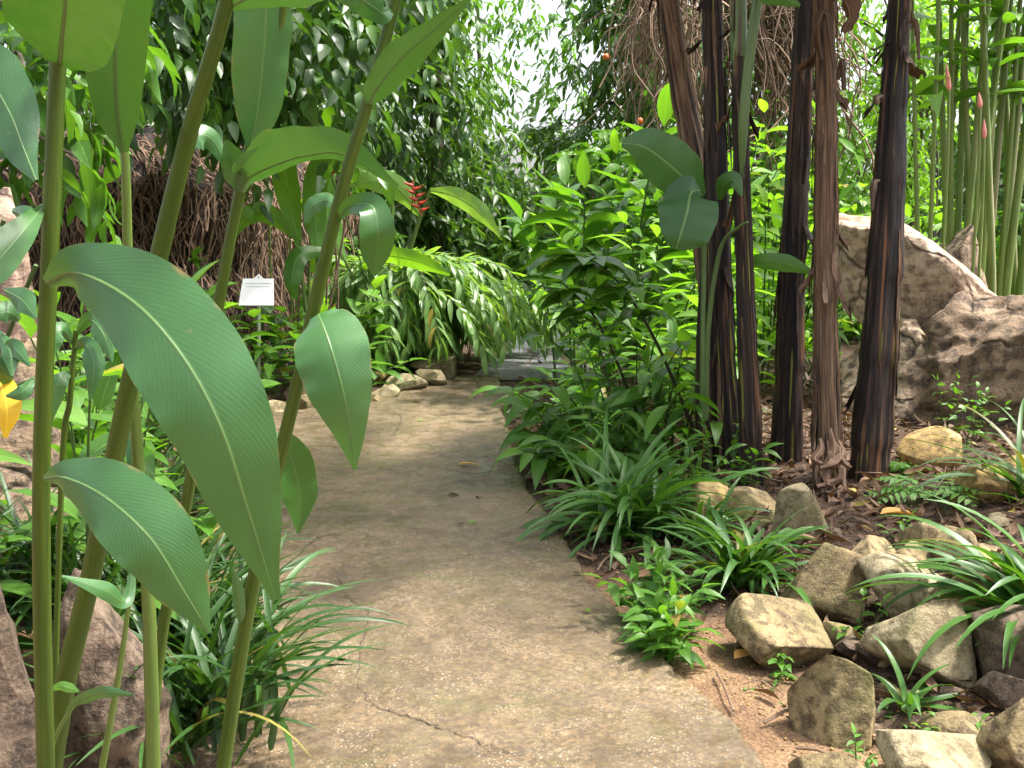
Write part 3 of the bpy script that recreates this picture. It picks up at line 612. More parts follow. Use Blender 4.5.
# left-edge leafy shrub and its yellow leaf
e9 = empty('leafy_shrub', at(-40, 560, 1.75), 'shrub with dark oval leaves and one yellow leaf at left edge', 'shrub')
mb = MB(); tube(mb, catmull([at(-60, 700, 1.75), at(-20, 420, 1.75), at(10, 330, 1.73), at(36, 265, 1.7)], 20), .004, 6); tube(mb, catmull([at(-30, 480, 1.75), at(0, 400, 1.72), at(34, 378, 1.68)], 16), .003, 6)
tube(mb, catmull([at(-40, 560, 1.75), at(-20, 300, 1.75), at(4, 220, 1.73)], 16), .004, 6); mb.build('stem', M['stem'], e9)
for q, wq, rn, mt in [([(12, 210, 1.7), (24, 216, 1.66), (36, 232, 1.64)], 12, .3, 'ginger'), ([(4, 290, 1.7), (22, 300, 1.66), (36, 318, 1.64)], 14, .3, 'ginger'), ([(20, 320, 1.7), (8, 312, 1.68), (-14, 318, 1.66)], 13, .35, 'ginger'),
      ([(4, 352, 1.7), (14, 348, 1.66), (30, 366, 1.64)], 10, .3, 'ginger'), ([(-4, 330, 1.7), (10, 352, 1.66), (12, 376, 1.64)], 10, .4, 'ginger'), ([(10, 388, 1.7), (2, 368, 1.66), (-16, 352, 1.64)], 14, .5, 'ginger'),
      ([(-8, 368, 1.72), (2, 388, 1.68), (7, 412, 1.66), (5, 438, 1.66)], 14, .7, 'yellow'), ([(34, 378, 1.68), (22, 392, 1.66), (6, 396, 1.66)], 9, .4, 'ginger'), ([(10, 245, 1.7), (-2, 236, 1.68), (-20, 240, 1.66)], 12, .5, 'ginger')]:
    vleaf(q, [2, wq, wq*.95, 1] if len(q) == 4 else [2, wq, 1], mt, e9, rnd=rn, n=24, tilt=.2)

# ------------------------------------------------------------------ generic plants
def strap_clump(name, base, n, length, width, mat, label, cat='strap leaf plant', group=None, spread=.09, lift=(.35, 1.3), bend=1.6, lean=(0, 0), rad=1.):
    base = np.asarray(base, float); mb = MB()
    for k in range(n):
        az = rng.uniform(0, 2*np.pi); el = rng.uniform(*lift); L = length*rng.uniform(.6, 1.12); w = width*rng.uniform(.7, 1.15)
        d = np.array([math.cos(az)+lean[0], math.sin(az)+lean[1], 0]); d = d/np.linalg.norm(d)
        m = 13; t = np.linspace(0, 1, m); b = bend*rng.uniform(.6, 1.3)
        ang = el-b*t**1.3; ds = L/(m-1); hx = np.concatenate([[0], np.cumsum(np.cos(ang[:-1])*ds)]); hz = np.concatenate([[0], np.cumsum(np.sin(ang[:-1])*ds)])
        o = base+np.array([rng.normal(0, spread*.5), rng.normal(0, spread*.5), 0])
        side = np.array([-d[1], d[0], 0]); dr = rng.normal(0, .12)
        C = o+d*hx[:, None]+np.array([0, 0, 1.])*hz[:, None]+side*(dr*L*t**2)[:, None]
        flo = H(C[:, 0], C[:, 1])+.012; C[:, 2] = np.maximum(C[:, 2], flo+rng.uniform(0, .02))
        N3 = np.array([-d[0], -d[1], 0])*np.sin(ang)[:, None]+np.array([0, 0, 1.])*np.cos(ang)[:, None]
        tw = rng.normal(0, .35)*t; sd = side*np.cos(tw)[:, None]+N3*np.sin(tw)[:, None]
        wp = PROF['strap'](t)*w/2; wp[-1] = .0006
        V = np.stack([C-sd*wp[:, None]+N3*(wp*.35)[:, None], C, C+sd*wp[:, None]+N3*(wp*.35)[:, None]], 1)
        UV = np.stack(np.broadcast_arrays(np.array([0, .5, 1.])[None], t[:, None]), -1)
        q = (np.arange(m-1)[:, None]*3+np.arange(2)[None]).ravel()
        mb.add((V-base).reshape(-1, 3), np.stack([q, q+1, q+4, q+3], -1), UV.reshape(-1, 2), (1. if rng.uniform() < .06 else np.clip(rng.normal(.5, .25), 0, .97)))
    o = mb.build(name, M[mat]); o.location = base; return tag(o, label, cat, group)

gs = 'strap leaf clumps beside the path'
strap_clump('strap_leaf_plant', ground(632, 536), 150, .70, .042, 'strap', 'biggest dark strap leaf clump arching over the right path edge', group=gs, lift=(.4, 1.45), bend=1.7, spread=.16)
strap_clump('strap_leaf_plant', ground(742, 588), 95, .50, .036, 'strap', 'strap leaf clump right of centre, behind the low olive brown rock', group=gs, lift=(.4, 1.4), bend=1.7)
strap_clump('strap_leaf_plant', ground(1040, 640), 100, .66, .046, 'strap', 'broad bluish strap leaf clump hanging in from right edge', group=gs, lift=(.6, 1.4), bend=1.9, lean=(-.35, 0))
strap_clump('strap_leaf_plant', ground(1035, 505), 30, .75, .030, 'strap', 'sparse strap leaf clump rising by the right edge boulder', group=gs, lift=(.5, 1.2), bend=1.2, lean=(-.4, 0))
strap_clump('strap_leaf_plant', ground(905, 712), 11, .26, .030, 'strap', 'young strap leaf tuft among wet litter below the tilted slab', group=gs, lift=(.3, 1.3), bend=1.6, spread=.03)
strap_clump('strap_leaf_plant', ground(700, 545), 40, .42, .030, 'strap', 'narrow strap leaf clump between yellow stone and big clump', group=gs, lift=(.5, 1.45), bend=1.4)
gg = 'grassy clumps on the left bank'
for i, (x, y, z, n, L, lab) in enumerate([(-.86, 2.55, .12, 150, .78, 'grassy clump spilling over the path at lower left'), (-.98, 2.95, .15, 130, .75, 'grassy clump behind the hanging lower leaf'), (-1.25, 3.0, .22, 110, .75, 'grassy clump between the stout canes'),
       (-1.55, 3.1, .25, 110, .8, 'grassy clump in front of the left brown boulder'), (-1.3, 3.7, .12, 100, .7, 'grassy clump rear of the left bank'), (-1.85, 2.9, .3, 90, .75, 'grassy clump at the far left edge')]):
    strap_clump('grass_clump', (x, y, z), n, L*.70, .024, 'grass', lab, 'grass clump', gg, spread=.18, lift=(.6, 1.5), bend=1.15)

for px, Y, lb in [(112, 4.5, 'dark strap clump at the left edge of the path widening'), (150, 5.0, 'dark strap clump between huge leaf and path'), (60, 3.9, 'dark strap clump at foot of the left brown boulder')]:
    q = at(px, 300, Y); strap_clump('strap_leaf_plant', (q[0], Y, float(H(q[0], Y))), 90, .62, .032, 'grass', lb, group='strap clumps on the left bank', lift=(.5, 1.5), bend=1.3, spread=.14)
def stalk_plant(name, base, n, height, spread, label, cat, leafmat='mid', stemmat='stem', L=.4, Wd=.1, nleaf=12, lean=(0, 0), t0=.3, arcs=(.4, .8, 1.2), shape='lance', up=.5, group=None, sr=.008, rbias=0., nseg=6, fold=.3, leaning_var=.25, outw=1.):
    base = np.asarray(base, float); e = empty(name, base, label, cat, group)
    for k in range(n):
        az = rng.uniform(0, 2*np.pi); rr = spread*math.sqrt(rng.uniform(0, 1)); b = base+np.array([math.cos(az)*rr*.5, math.sin(az)*rr*.5, 0])
        b[2] = float(H(b[0], b[1]))-.02 if base[2] < .6 else base[2]
        h = height*rng.uniform(.65, 1.05)
        dirx = np.array([math.cos(az), math.sin(az)])*rr*outw*rng.uniform(.4, 1.2)+np.array(lean)*h*rng.uniform(.7, 1.2)+rng.normal(0, leaning_var*.3*h, 2)
        ln = np.linalg.norm(dirx); dz = math.sqrt(max(h*h-ln*ln, (.45*h)**2))
        P = catmull([b, b+np.array([dirx[0]*.22, dirx[1]*.22, dz*.42]), b+np.array([dirx[0]*.58, dirx[1]*.58, dz*.8]), b+np.array([dirx[0], dirx[1], dz])], 24)
        mb = MB(); tube(mb, P, np.linspace(sr, sr*.4, 24), 6, rng.uniform()); st = mb.build('stalk', M[stemmat], e)
        T = nrm(np.gradient(P, axis=0)); pl = rng.uniform(0, 2*np.pi)
        ts = np.linspace(t0, 1., nleaf); ii = np.clip((ts*23).astype(int), 0, 23)
        sg = np.where(np.arange(nleaf) % 2 == 0, 1, -1)[:, None]
        S1 = np.array([math.cos(pl), math.sin(pl), 0]); D = T[ii]*up+sg*S1*1.+rng.normal(0, .2, (nleaf, 3)); D[-1] = T[-1]+rng.normal(0, .1, 3)
        l = L*rng.uniform(.75, 1.1, nleaf)*np.interp(ts, [t0, .6, 1], [.8, 1, .75]); w = Wd*rng.uniform(.8, 1.15, nleaf)
        lb = MB(); leaves(lb, P[ii], D, l, w, shape, nseg, arcs, fold, .25, rbias=rbias)
        lb.build('leaves', M[leafmat], st)
    return e

def canopy(mb, c, r, nclump, per, L, Wd, shape='lance', arcs=(.4, .9), nseg=3, shell=.55, droop=.35, twig=.45, rbias=0, fold=.3):
    c = np.asarray(c, float); r = np.asarray(r, float)
    d = nrm(rng.normal(size=(nclump, 3))); q = rng.uniform(0, 1, nclump)**(1/3.)*(1-shell)+shell*rng.uniform(.75, 1.0, nclump)
    # lumpy outline
    lump = np.array([1+.35*mnoise.noise((a*2+c[0], b*2+c[1], g*2)) for a, b, g in d])
    P = c+d*r*(q*lump)[:, None]
    D = nrm(d*np.array([1, 1, .6])+rng.normal(0, .5, (nclump, 3))+np.array([0, 0, -droop]))
    tl = twig*rng.uniform(.5, 1.2, nclump)
    s = np.linspace(0, 1, per)
    PP = P[:, None]+D[:, None]*(s[None]*tl[:, None])[..., None]-np.array([0, 0, 1.])*(s[None]**2*tl[:, None]*.35)[..., None]
    side = nrm(np.cross(D, np.array([0, 0, 1.])+rng.normal(0, .3, (nclump, 3))))
    sg = np.where(np.arange(per) % 2 == 0, 1, -1)
    LD = D[:, None]*.7+side[:, None]*sg[None, :, None]+rng.normal(0, .3, (nclump, per, 3))+np.array([0, 0, -droop])
    N = nclump*per
    cr = np.repeat(np.clip(rng.normal(.5+rbias, .2, nclump), 0, 1), per)+rng.normal(0, .12, N)
    leaves(mb, PP.reshape(-1, 3), LD.reshape(-1, 3), L*rng.uniform(.65, 1.15, N), Wd*rng.uniform(.7, 1.2, N), shape, nseg, arcs, fold, .4, rnd=np.clip(cr, 0, .97))
    return P
def tree(name, base, height, blobs, label, cat='tree', mat='deep', L=.2, Wd=.06, per=9, density=60, group=None, trunk_r=.12, shape='lance', droop=.35, twig=.5, lean=(0, 0), rbias=0, nseg=3, limbs=8, arcs=(.4, .9), bark='bark'):
    """blobs: list of (centre, radii) in world units"""
    base = np.asarray(base, float); e = empty(name, base, label, cat, group)
    top = base+np.array([lean[0], lean[1], height])
    P = catmull([base-[0, 0, .1], base+(top-base)*.35+rng.normal(0, .08, 3), base+(top-base)*.7+rng.normal(0, .12, 3), top], 26)
    mb = MB(); tube(mb, P, np.linspace(trunk_r*1.15, trunk_r*.35, 26), 10, rng.uniform(), bump=.04); tr = mb.build('trunk', M[bark], e)
    cm = MB(); lm = MB()
    for c, r in blobs:
        c = np.asarray(c, float); vol = r[0]*r[1]+r[0]*r[2]+r[1]*r[2]
        pts = canopy(cm, c, r, max(8, int(density*vol)), per, L, Wd, shape, arcs, nseg, droop=droop, twig=twig, rbias=rbias)
        for q in range(limbs):
            t = pts[rng.integers(len(pts))]; i = int(np.clip((.3+.6*rng.uniform())*25, 0, 25)); s = P[i]
            mid = (s+t)/2+np.array([0, 0, .15*np.linalg.norm(t-s)])+rng.normal(0, .1, 3)
            tube(lm, catmull([s, mid, t], 10), np.linspace(trunk_r*.28, .008, 10), 5, rng.uniform(), cap=False)
    if limbs: lm.build('branches', M[bark], tr)
    cm.build('crown', M[mat], e); return e
def B(px, py, Y, rx, rz, ry=None):     # crown lobe by apparent position at distance Y, radii in px
    s = Y/F0; return (at(px, py, Y), (rx*s, (ry or (rx+rz)/2)*s, rz*s))
def gx(px, Y): return np.array([(px-512)/F0*Y/(cp), Y, float(H((px-512)/F0*Y, Y))])

# banana plants --------------------------------------------------------------
def banana(label, pts, wpx, mat, seed, nflap=9, leafy=5, green_top=None, group='banana trunks'):
    rg = np.random.default_rng(seed)
    P0 = [at(*p) for p in pts]; dtop = nrm(np.array(P0[0])-np.array(P0[1])); P0 = [np.array(P0[0])+dtop*.9]+[np.array(p) for p in P0]
    gz = float(H(P0[-1][0], P0[-1][1])); P0[-1][2] = gz-.08
    n = 110; P = catmull(P0, n)
    wp = np.interp(np.linspace(0, 1, n), np.linspace(.12, 1, len(wpx)), wpx); Yb = pts[-1][2]; r = wp/2*Yb/F0
    hh = np.cumsum(rg.uniform(.5, 1.5, n))/n*rg.uniform(7, 10)+rg.uniform(); r = r*.80*(1+.13*(hh % 1.)*(.4+.6*np.sin(hh//1*12.9+seed)**2))
    e = empty('banana_plant', P0[-1], label, 'banana plant', group)
    # fibrous stem, ridges run along it
    ns = 40; T = nrm(np.gradient(P, axis=0)); A = nrm(np.cross(T, np.array([0, 1., 0]))); Bv = np.cross(T, A); th = np.linspace(0, 2*np.pi, ns+1)
    s = np.concatenate([[0], np.cumsum(np.linalg.norm(np.diff(P, axis=0), axis=1))])
    rr = np.zeros((n, ns+1))
    for i in range(n):
        for j in range(ns):
            cx, cy = math.cos(th[j]), math.sin(th[j])
            rr[i, j] = r[i]*(1+.17*mnoise.noise((cx*2.4+seed, cy*2.4, s[i]*.55))+.15*mnoise.noise((cx*6+seed, cy*6, s[i]*1.1))+.09*mnoise.noise((cx*12, cy*12+seed, s[i]*5)))
        rr[i, ns] = rr[i, 0]
    V = P[:, None]+A[:, None]*(np.cos(th)*rr)[..., None]+Bv[:, None]*(np.sin(th)*rr)[..., None]
    UV = np.stack(np.broadcast_arrays(th[None]/(2*np.pi), s[:, None]), -1)
    k = (np.arange(n-1)[:, None]*(ns+1)+np.arange(ns)[None]).ravel(); F = np.stack([k, k+1, k+ns+2, k+ns+1], -1)
    mb = MB(); mb.add(V.reshape(-1, 3), F, UV.reshape(-1, 2), seed*.13 % 1); tr = mb.build('trunk', M[mat], e)
    for f in range(nflap*2):                    # peeling strips of old leaf sheath
        i0 = int(rg.uniform(.12, .85)*n); m = int(rg.choice([rg.uniform(.04, .09), rg.uniform(.1, .28)])*n); m = max(6, min(m, n-1-i0)); a0 = rg.uniform(math.pi*.0, math.pi*2); wa = rg.uniform(.08, .42)
        t = np.linspace(0, 1, m); lift = .002+(rg.uniform(.035, .10) if m < .09*n and rg.uniform() < .75 else rg.uniform(.003, .02))*t**2
        an = a0+rg.normal(0, .2)*t; cols = []
        for q in (-1, -.33, .33, 1):
            le = rg.uniform(.62, 1.)
            aa = an+q*wa*(1-.6*t**2)*(1+.15*rg.normal(size=m)); c = np.cos(aa)[:, None]; s_ = np.sin(aa)[:, None]
            idx = np.round(i0+np.arange(m)*le).astype(int)
            ro = r[np.clip(idx, 0, n-1)]*1.06+lift*(1+.3*abs(q))
            cols.append(P[np.clip(idx, 0, n-1)]+(A[np.clip(idx, 0, n-1)]*c+Bv[np.clip(idx, 0, n-1)]*s_)*ro[:, None])
        VV = np.stack(cols, 1); 
        if rg.uniform() < .35: VV = VV[::-1]
        uv = np.stack(np.broadcast_arrays(np.array([0, .1, .2, .3])[None], t[:, None]*m*.03), -1); q = (np.arange(m-1)[:, None]*4+np.arange(3)[None]).ravel()
        fb = MB(); fb.add(VV.reshape(-1, 3), np.stack([q, q+1, q+5, q+4], -1), uv.reshape(-1, 2), rg.uniform()); fb.build('dead_sheath', M['sheath' if mat == 'banbrown' or f % 3 == 0 else 'darksheath'], e)
    for q in range(leafy):                   # crown leaves above the picture
        az = rg.uniform(0, 6.283); L = rg.uniform(1.3, 1.9); d = np.array([math.cos(az), math.sin(az), 0]); o = P[0]
        m = 30; t = np.linspace(0, 1, m); ang = rg.uniform(.9, 1.3)-2.0*t; ds = (L+.4)/m
        C = o+d*np.cumsum(np.cos(ang)*ds)[:, None]+np.array([0, 0, 1])*np.cumsum(np.sin(ang)*ds)[:, None]
        sd = np.array([-d[1], d[0], 0]); N3 = -d*np.sin(ang)[:, None]+np.array([0, 0, 1])*np.cos(ang)[:, None]
        w = np.where(t < .2, .012, .24*np.sin(np.pi*np.clip((t-.2)/.8, 0, 1)**.7)**.6); w = np.maximum(w, .008)
        a = np.linspace(-1, 1, 7); VV = C[:, None]+sd*(a[None]*w[:, None])[..., None]-N3[:, None]*(.25*np.abs(a)[None]*w[:, None]+.02*np.sin(t*40)[:, None]*np.abs(a)[None]*w[:, None]*4)[..., None]
        uv = np.stack(np.broadcast_arrays(a[None]*.5+.5, t[:, None]), -1); qq = (np.arange(m-1)[:, None]*7+np.arange(6)[None]).ravel()
        lb = MB(); lb.add(VV.reshape(-1, 3), np.stack([qq, qq+1, qq+8, qq+7], -1), uv.reshape(-1, 2), rg.uniform(0, .95)); lb.build('leaf', M['banana'], e)
    return e, P, r
bt1 = banana('leaning grey brown banana trunk, leftmost of its row', [(668, 0, 6.3), (680, 80, 6.3), (698, 180, 6.25), (712, 300, 6.2), (722, 462, 6.2)], [22, 26, 28, 30, 36], 'banbrown', 3, 6)
bt2 = banana('black banana trunk with ragged bark just right of leaning trunk', [(712, 0, 5.9), (715, 120, 5.9), (720, 300, 5.85), (728, 490, 5.8)], [23, 25, 28, 36], 'banbark', 5, 12)
bt3 = banana('banana trunk with a fresh green upper sheath', [(738, 0, 5.6), (740, 100, 5.6), (746, 300, 5.55), (754, 492, 5.5)], [16, 18, 20, 28], 'banbark', 8, 9)
bt4 = banana('black banana trunk behind the peeling brown one', [(806, 0, 6.0), (800, 120, 6.0), (791, 300, 5.95), (786, 485, 5.9)], [22, 24, 29, 38], 'banbark', 12, 10)
bt5 = banana('peeling papery brown banana trunk in the middle of row', [(824, 0, 5.5), (826, 120, 5.5), (826, 300, 5.45), (830, 512, 5.4)], [24, 24, 25, 34], 'banbrown', 15, 16)
bt6 = banana('thick black banana trunk rightmost, in front of boulders', [(900, 0, 5.6), (894, 100, 5.6), (884, 280, 5.5), (868, 485, 5.4)], [24, 29, 36, 48], 'banbark', 21, 14)
# green upper sheath of the third trunk
P, r = bt3[1], bt3[2]; mb = MB(); i1 = 55; tube(mb, P[8:i1], np.interp(np.linspace(0, 1, i1-8), [0, .7, 1], [r[8]*1.18, r[40]*1.2, r[i1]*.8]), 16, .3); mb.build('green_sheath', M['bangreen'], bt3[0])
mb = MB(); tube(mb, catmull([at(742, 190, 5.56), at(743, 130, 5.5), at(748, 70, 5.48), at(756, 10, 5.46), at(762, -30, 5.45)], 20), np.interp(np.linspace(0, 1, 20), [0, .25, 1], [.008, .028, .028]), 8, .6); mb.build('petiole', M['bangreen'], bt3[0])
vleaf([(762, -40, 5.45), (745, -30, 5.3), (770, -10, 5.2), (800, 6, 5.1)], [2, 14, 14, 1], 'banana', bt3[0], rnd=.8, tilt=.3)
# litter heap of dead leaf bases at the foot of the brown trunk
heap = []
for k in range(16):
    x0 = rng.uniform(816, 846); y0 = rng.uniform(425, 488); x1 = x0+rng.normal(2, 7); ln = rng.uniform(25, 60)
    heap.append(([(x0, y0, 5.32), (x0+rng.normal(0, 4), y0+ln*.4, 5.24), (x1+rng.normal(0, 4), min(y0+ln*.8, 512), 5.18), (x1+rng.normal(0, 8), min(y0+ln, 520), 5.14)], rng.uniform(2.5, 6)))
for k, (q, h) in enumerate(heap+[([(822, 60, 5.4), (818, 30, 5.3), (826, 14, 5.28), (834, 70, 5.26)], 4),
    ([(830, 2, 5.4), (842, -4, 5.3), (850, 16, 5.3), (842, 32, 5.3)], 7), ([(838, 80, 5.4), (842, 62, 5.35), (844, 90, 5.35)], 3)]):
    vleaf(q, [2]+[h]*(len(q)-2)+[2], 'drybrown', bt5[0], 'dead_sheath', rnd=rng.uniform(.0, .5), wave=.45, fold=.8, n=20, tilt=rng.uniform(-.6, .6))
for q, h in [([(884, 95, 5.5), (878, 98, 5.4), (876, 105, 5.38)], 5), ([(880, 180, 5.45), (874, 185, 5.4), (872, 210, 5.38)], 4), ([(908, 22, 5.5), (916, 24, 5.45), (919, 60, 5.42)], 3)]:
    vleaf(q, [1]+[h]*(len(q)-2)+[1], 'drybrown', bt6[0], 'dead_sheath', rnd=.3, wave=.3, fold=.5, n=16)
# young banana with two big paddles
eb = empty('banana_sucker', ground(704, 478), 'young banana sucker with two big dark paddle leaves', 'banana plant')
mb = MB(); tube(mb, catmull([at(704, 488, 5.75), at(703, 360, 5.72), at(706, 250, 5.7), at(704, 205, 5.65)], 24), np.linspace(.055, .018, 24), 10, .2, bump=.06); mb.build('trunk', M['banbark'], eb)
mb = MB(); tube(mb, catmull([at(703, 420, 5.70), at(703, 330, 5.67), at(704, 240, 5.66), at(700, 200, 5.6), at(685, 190, 5.5)], 20), np.interp(np.linspace(0, 1, 20), [0, .3, 1], [.022, .016, .009]), 8, .6); tube(mb, catmull([at(705, 420, 5.70), at(708, 330, 5.67), at(720, 250, 5.6), at(738, 228, 5.5), at(748, 222, 5.45)], 20), np.interp(np.linspace(0, 1, 20), [0, .3, 1], [.022, .015, .007]), 8, .6); mb.build('petiole', M['bangreen'], eb)
vleaf([(704, 196, 5.55), (690, 184, 5.45), (668, 164, 5.38), (644, 147, 5.33), (622, 143, 5.32)], [(3, 3), (24, 20), (27, 25), (20, 18), (3, 3)], 'banana', eb, rnd=.5, tilt=.15, wave=.04, fold=.15)
vleaf([(700, 190, 5.42), (691, 193, 5.38), (687, 212, 5.32), (680, 236, 5.3), (676, 249, 5.31)], [(4, 4), (24, 26), (30, 31), (20, 28), (6, 8)], 'banana', eb, rnd=.35, tilt=.1, wave=.04, fold=.12)
vleaf([(746, 268, 5.7), (760, 262, 5.6), (788, 264, 5.55), (816, 274, 5.5)], [2, 8, 9, 1], 'banana', eb, rnd=.7, tilt=.2)
vleaf([(720, 200, 5.6), (724, 185, 5.5), (734, 180, 5.45), (742, 196, 5.42)], [2, 9, 8, 1], 'banana', eb, rnd=.5)

# ---------------------------------------------------------------- middle distance, right of the path
def P_(px, Y): q = gx(px, Y); return (q[0], q[1], q[2])
gm = 'ginger plants right of the path'
stalk_plant('ginger_plant', P_(622, 6.5), 12, .95, .6, 'leafy ginger clump with drooping tips at the right path edge', 'ginger plant', 'mid', 'stem', .40, .085, 8, (-.2, -.12), .3, up=.4, group=gm, arcs=(.7, 1.2, 1.6))
stalk_plant('ginger_plant', P_(604, 6.9), 8, .7, .4, 'low ginger clump nearest the path bend', 'ginger plant', 'mid', 'stem', .36, .078, 7, (-.16, -.1), .25, up=.4, group=gm, arcs=(.7, 1.2, 1.6))
stalk_plant('ginger_plant', P_(665, 6.3), 7, .8, .4, 'ginger clump hiding the foot of leaning trunk', 'ginger plant', 'mid', 'stem', .40, .09, 7, (-.1, -.1), .25, up=.4, group=gm, arcs=(.7, 1.2))
stalk_plant('ginger_plant', P_(735, 5.35), 4, .45, .3, 'small ginger plant in front of the green sheathed trunk', 'ginger plant', 'mid', 'stem', .16, .04, 7, (.1, -.1), .3, up=.7, group=gm)
stalk_plant('ginger_plant', P_(700, 5.25), 4, .4, .25, 'seedling ginger beside the yellow stone', 'ginger plant', 'mid', 'stem', .15, .03, 6, (0, -.1), .3, up=.7, group=gm)
for px, Y, h, lb in [(578, 7.6, .5, 'low drooping ginger right at the path bend edge'), (566, 6.75, .5, 'low drooping ginger overhanging the middle of right path edge'), (578, 6.15, .6, 'drooping ginger behind the biggest strap leaf clump'), (640, 5.9, .65, 'ginger with glossy lance leaves left of the seedling ginger')]:
    stalk_plant('ginger_plant', P_(px, Y), 8, h, .5, lb, 'ginger plant', 'mid', 'stem', .38, .08, 7, (-.12, -.15), .25, up=.4, group=gm, arcs=(.8, 1.2, 1.6))
# leaning canes with finger-like sprays
for k, (pts, sprays, lb) in enumerate([
    ([(692, 425, 6.0), (660, 350, 5.9), (632, 300, 5.8), (602, 266, 5.7), (575, 256, 5.65)], 4, 'leaning spiral ginger cane with broad finger like leaf sprays'),
    ([(640, 420, 6.4), (612, 350, 6.3), (590, 310, 6.2), (565, 285, 6.1)], 3, 'shorter leaning cane under the broad leaf sprays')]):
    Pc = catmull([at(*p) for p in pts], 26); b = Pc[0].copy(); b[2] = H(b[0], b[1]); Pc = np.vstack([[b+np.array([.05, .05, 0])], Pc])
    e = empty('spiral_ginger', b, lb, 'ginger plant', 'leaning canes right of the path')
    mb = MB(); tube(mb, Pc, np.linspace(.012, .005, len(Pc)), 7, .3); mb.build('stalk', M['darkstem'], e)
    for s in range(sprays*2):
        i = int((.45+.55*(s/(sprays*2-1)))*(len(Pc)-1)); T = nrm(Pc[i]-Pc[i-1]); lb_ = MB()
        sd = nrm(np.cross(T, [0, 0, 1])); n = 6; f = np.linspace(-.9, .9, n)
        base_d = T*.6+sd*(1 if s % 2 else -1)*.7+np.array([0, -.2, .1])
        D = np.array([base_d*math.cos(q)+np.cross(base_d, [0, 0, 1])*math.sin(q) for q in f])
        leaves(lb_, np.repeat(Pc[i][None], n, 0), D, .34*rng.uniform(.8, 1.1, n), .115, 'lance', 6, (.6, 1.0, 1.3), .2, .15); lb_.build('leaf_spray', M['mid'], e)
# tall ginger clump over the path bend
stalk_plant('tall_ginger', P_(592, 9.2), 10, 2.45, 1.1, 'tall ginger clump with long upright leaves in centre', 'ginger plant', 'mid', 'stem', .66, .15, 15, (0, -.05), .35, up=.8, arcs=(.4, .8, 1.1), sr=.014, group='tall gingers in the middle')
stalk_plant('tall_ginger', P_(618, 10.2), 8, 1.8, .7, 'darker ginger clump drooping left over the grey path', 'ginger plant', 'dark', 'darkstem', .5, .11, 14, (-.12, -.1), .3, up=.5, arcs=(.8, 1.2, 1.5), sr=.012, group='tall gingers in the middle')
stalk_plant('tall_ginger', P_(650, 8.6), 10, 1.7, .9, 'lime green ginger clump left of the leaning trunk', 'ginger plant', 'lime', 'stem', .42, .09, 13, (-.05, -.05), .25, up=.5, sr=.011, group='tall gingers in the middle')
gl = 'sunlit lime shrubs behind the banana trunks'
for px, Y, h, n, lb in [(690, 10.5, 2.3, 10, 'sunlit lime shrub seen left of the black trunk'), (760, 9.5, 1.9, 11, 'sunlit lime shrub filling the wide gap between trunks'), (775, 12, 2.9, 10, 'taller lime shrub rearmost in the wide trunk gap'), (850, 10.8, 2.0, 11, 'sunlit lime shrub above the pinkish boulder'), (728, 10, 2.5, 10, 'lime shrub glimpsed between the green sheathed and black trunks'), (720, 7.6, 1.2, 8, 'low lime shrub right behind the green sheathed trunk'), (630, 11.5, 1.6, 9, 'low lime shrub behind the tall ginger')]:
    stalk_plant('lime_shrub', P_(px, Y), n, h, 1.0, lb, 'shrub', 'lime', 'stem', .42, .10, 14, (0, -.05), .2, up=.5, sr=.010, group=gl, rbias=.1, outw=1.3)
# stones and sunlit litter beyond
for bb, lb, sd in [((590, 333, 640, 352), 'flat pale stone seen through the ginger stalks', 71), ((636, 326, 700, 345), 'long pale stone behind leaning cane', 72), ((560, 350, 590, 366), 'pale stone beside the grey path', 73)]:
    rock(bb, 'rockpale', lb, sd, sub=4, group='stones beyond the gingers')

# torch ginger at the right
tg = empty('torch_ginger', P_(965, 9.2), 'clump of tall bare torch ginger stalks with pink buds at right', 'ginger plant')
sp_ = [(918, 912, 5), (928, 940, 5), (948, 938, 7), (955, 968, 8), (962, 990, 8), (972, 962, 7), (980, 1002, 8), (986, 1012, 8), (992, 982, 8), (1000, 1030, 9), (1006, 1044, 9), (1014, 1000, 8), (1020, 1052, 9), (1032, 1070, 9), (950, 952, 6), (976, 985, 6), (966, 1010, 7), (1000, 1022, 6), (940, 962, 6)]
for k, (xb, xt, w) in enumerate(sp_):
    Y = 8.6+rng.uniform(0, 1.2); b = at(xb, 300, Y); b[2] = H(b[0], b[1])-.02; md = at((xb*.45+xt*.55), 120, Y); tp = at(xt, -20, Y-.1); hi = tp+(tp-md)*rng.uniform(.5, .9)+np.array([0, -.1, 0])
    Pt = catmull([b, at(xb, 290, Y), md, tp, hi], 40); mb = MB(); tube(mb, Pt, np.linspace(w*1.1, w*.55, 40)/2*Y/F0, 9, rng.uniform()); st = mb.build('stalk', M['torch'], tg)
    ts = np.linspace(.55, 1, 11); ii = (ts*39).astype(int); pl = rng.uniform(0, 6.28); sg = np.where(np.arange(11) % 2 == 0, 1, -1)[:, None]
    T = nrm(np.gradient(Pt, axis=0)); D = T[ii]*.5+sg*np.array([math.cos(pl), math.sin(pl), 0])+rng.normal(0, .2, (11, 3))
    lb = MB(); leaves(lb, Pt[ii], D, .55*rng.uniform(.7, 1.1, 11), .13, 'lance', 6, (.5, .9, 1.3), .25, .25, rbias=.1); lb.build('leaves', M['mid' if k % 3 else 'lime'], st)
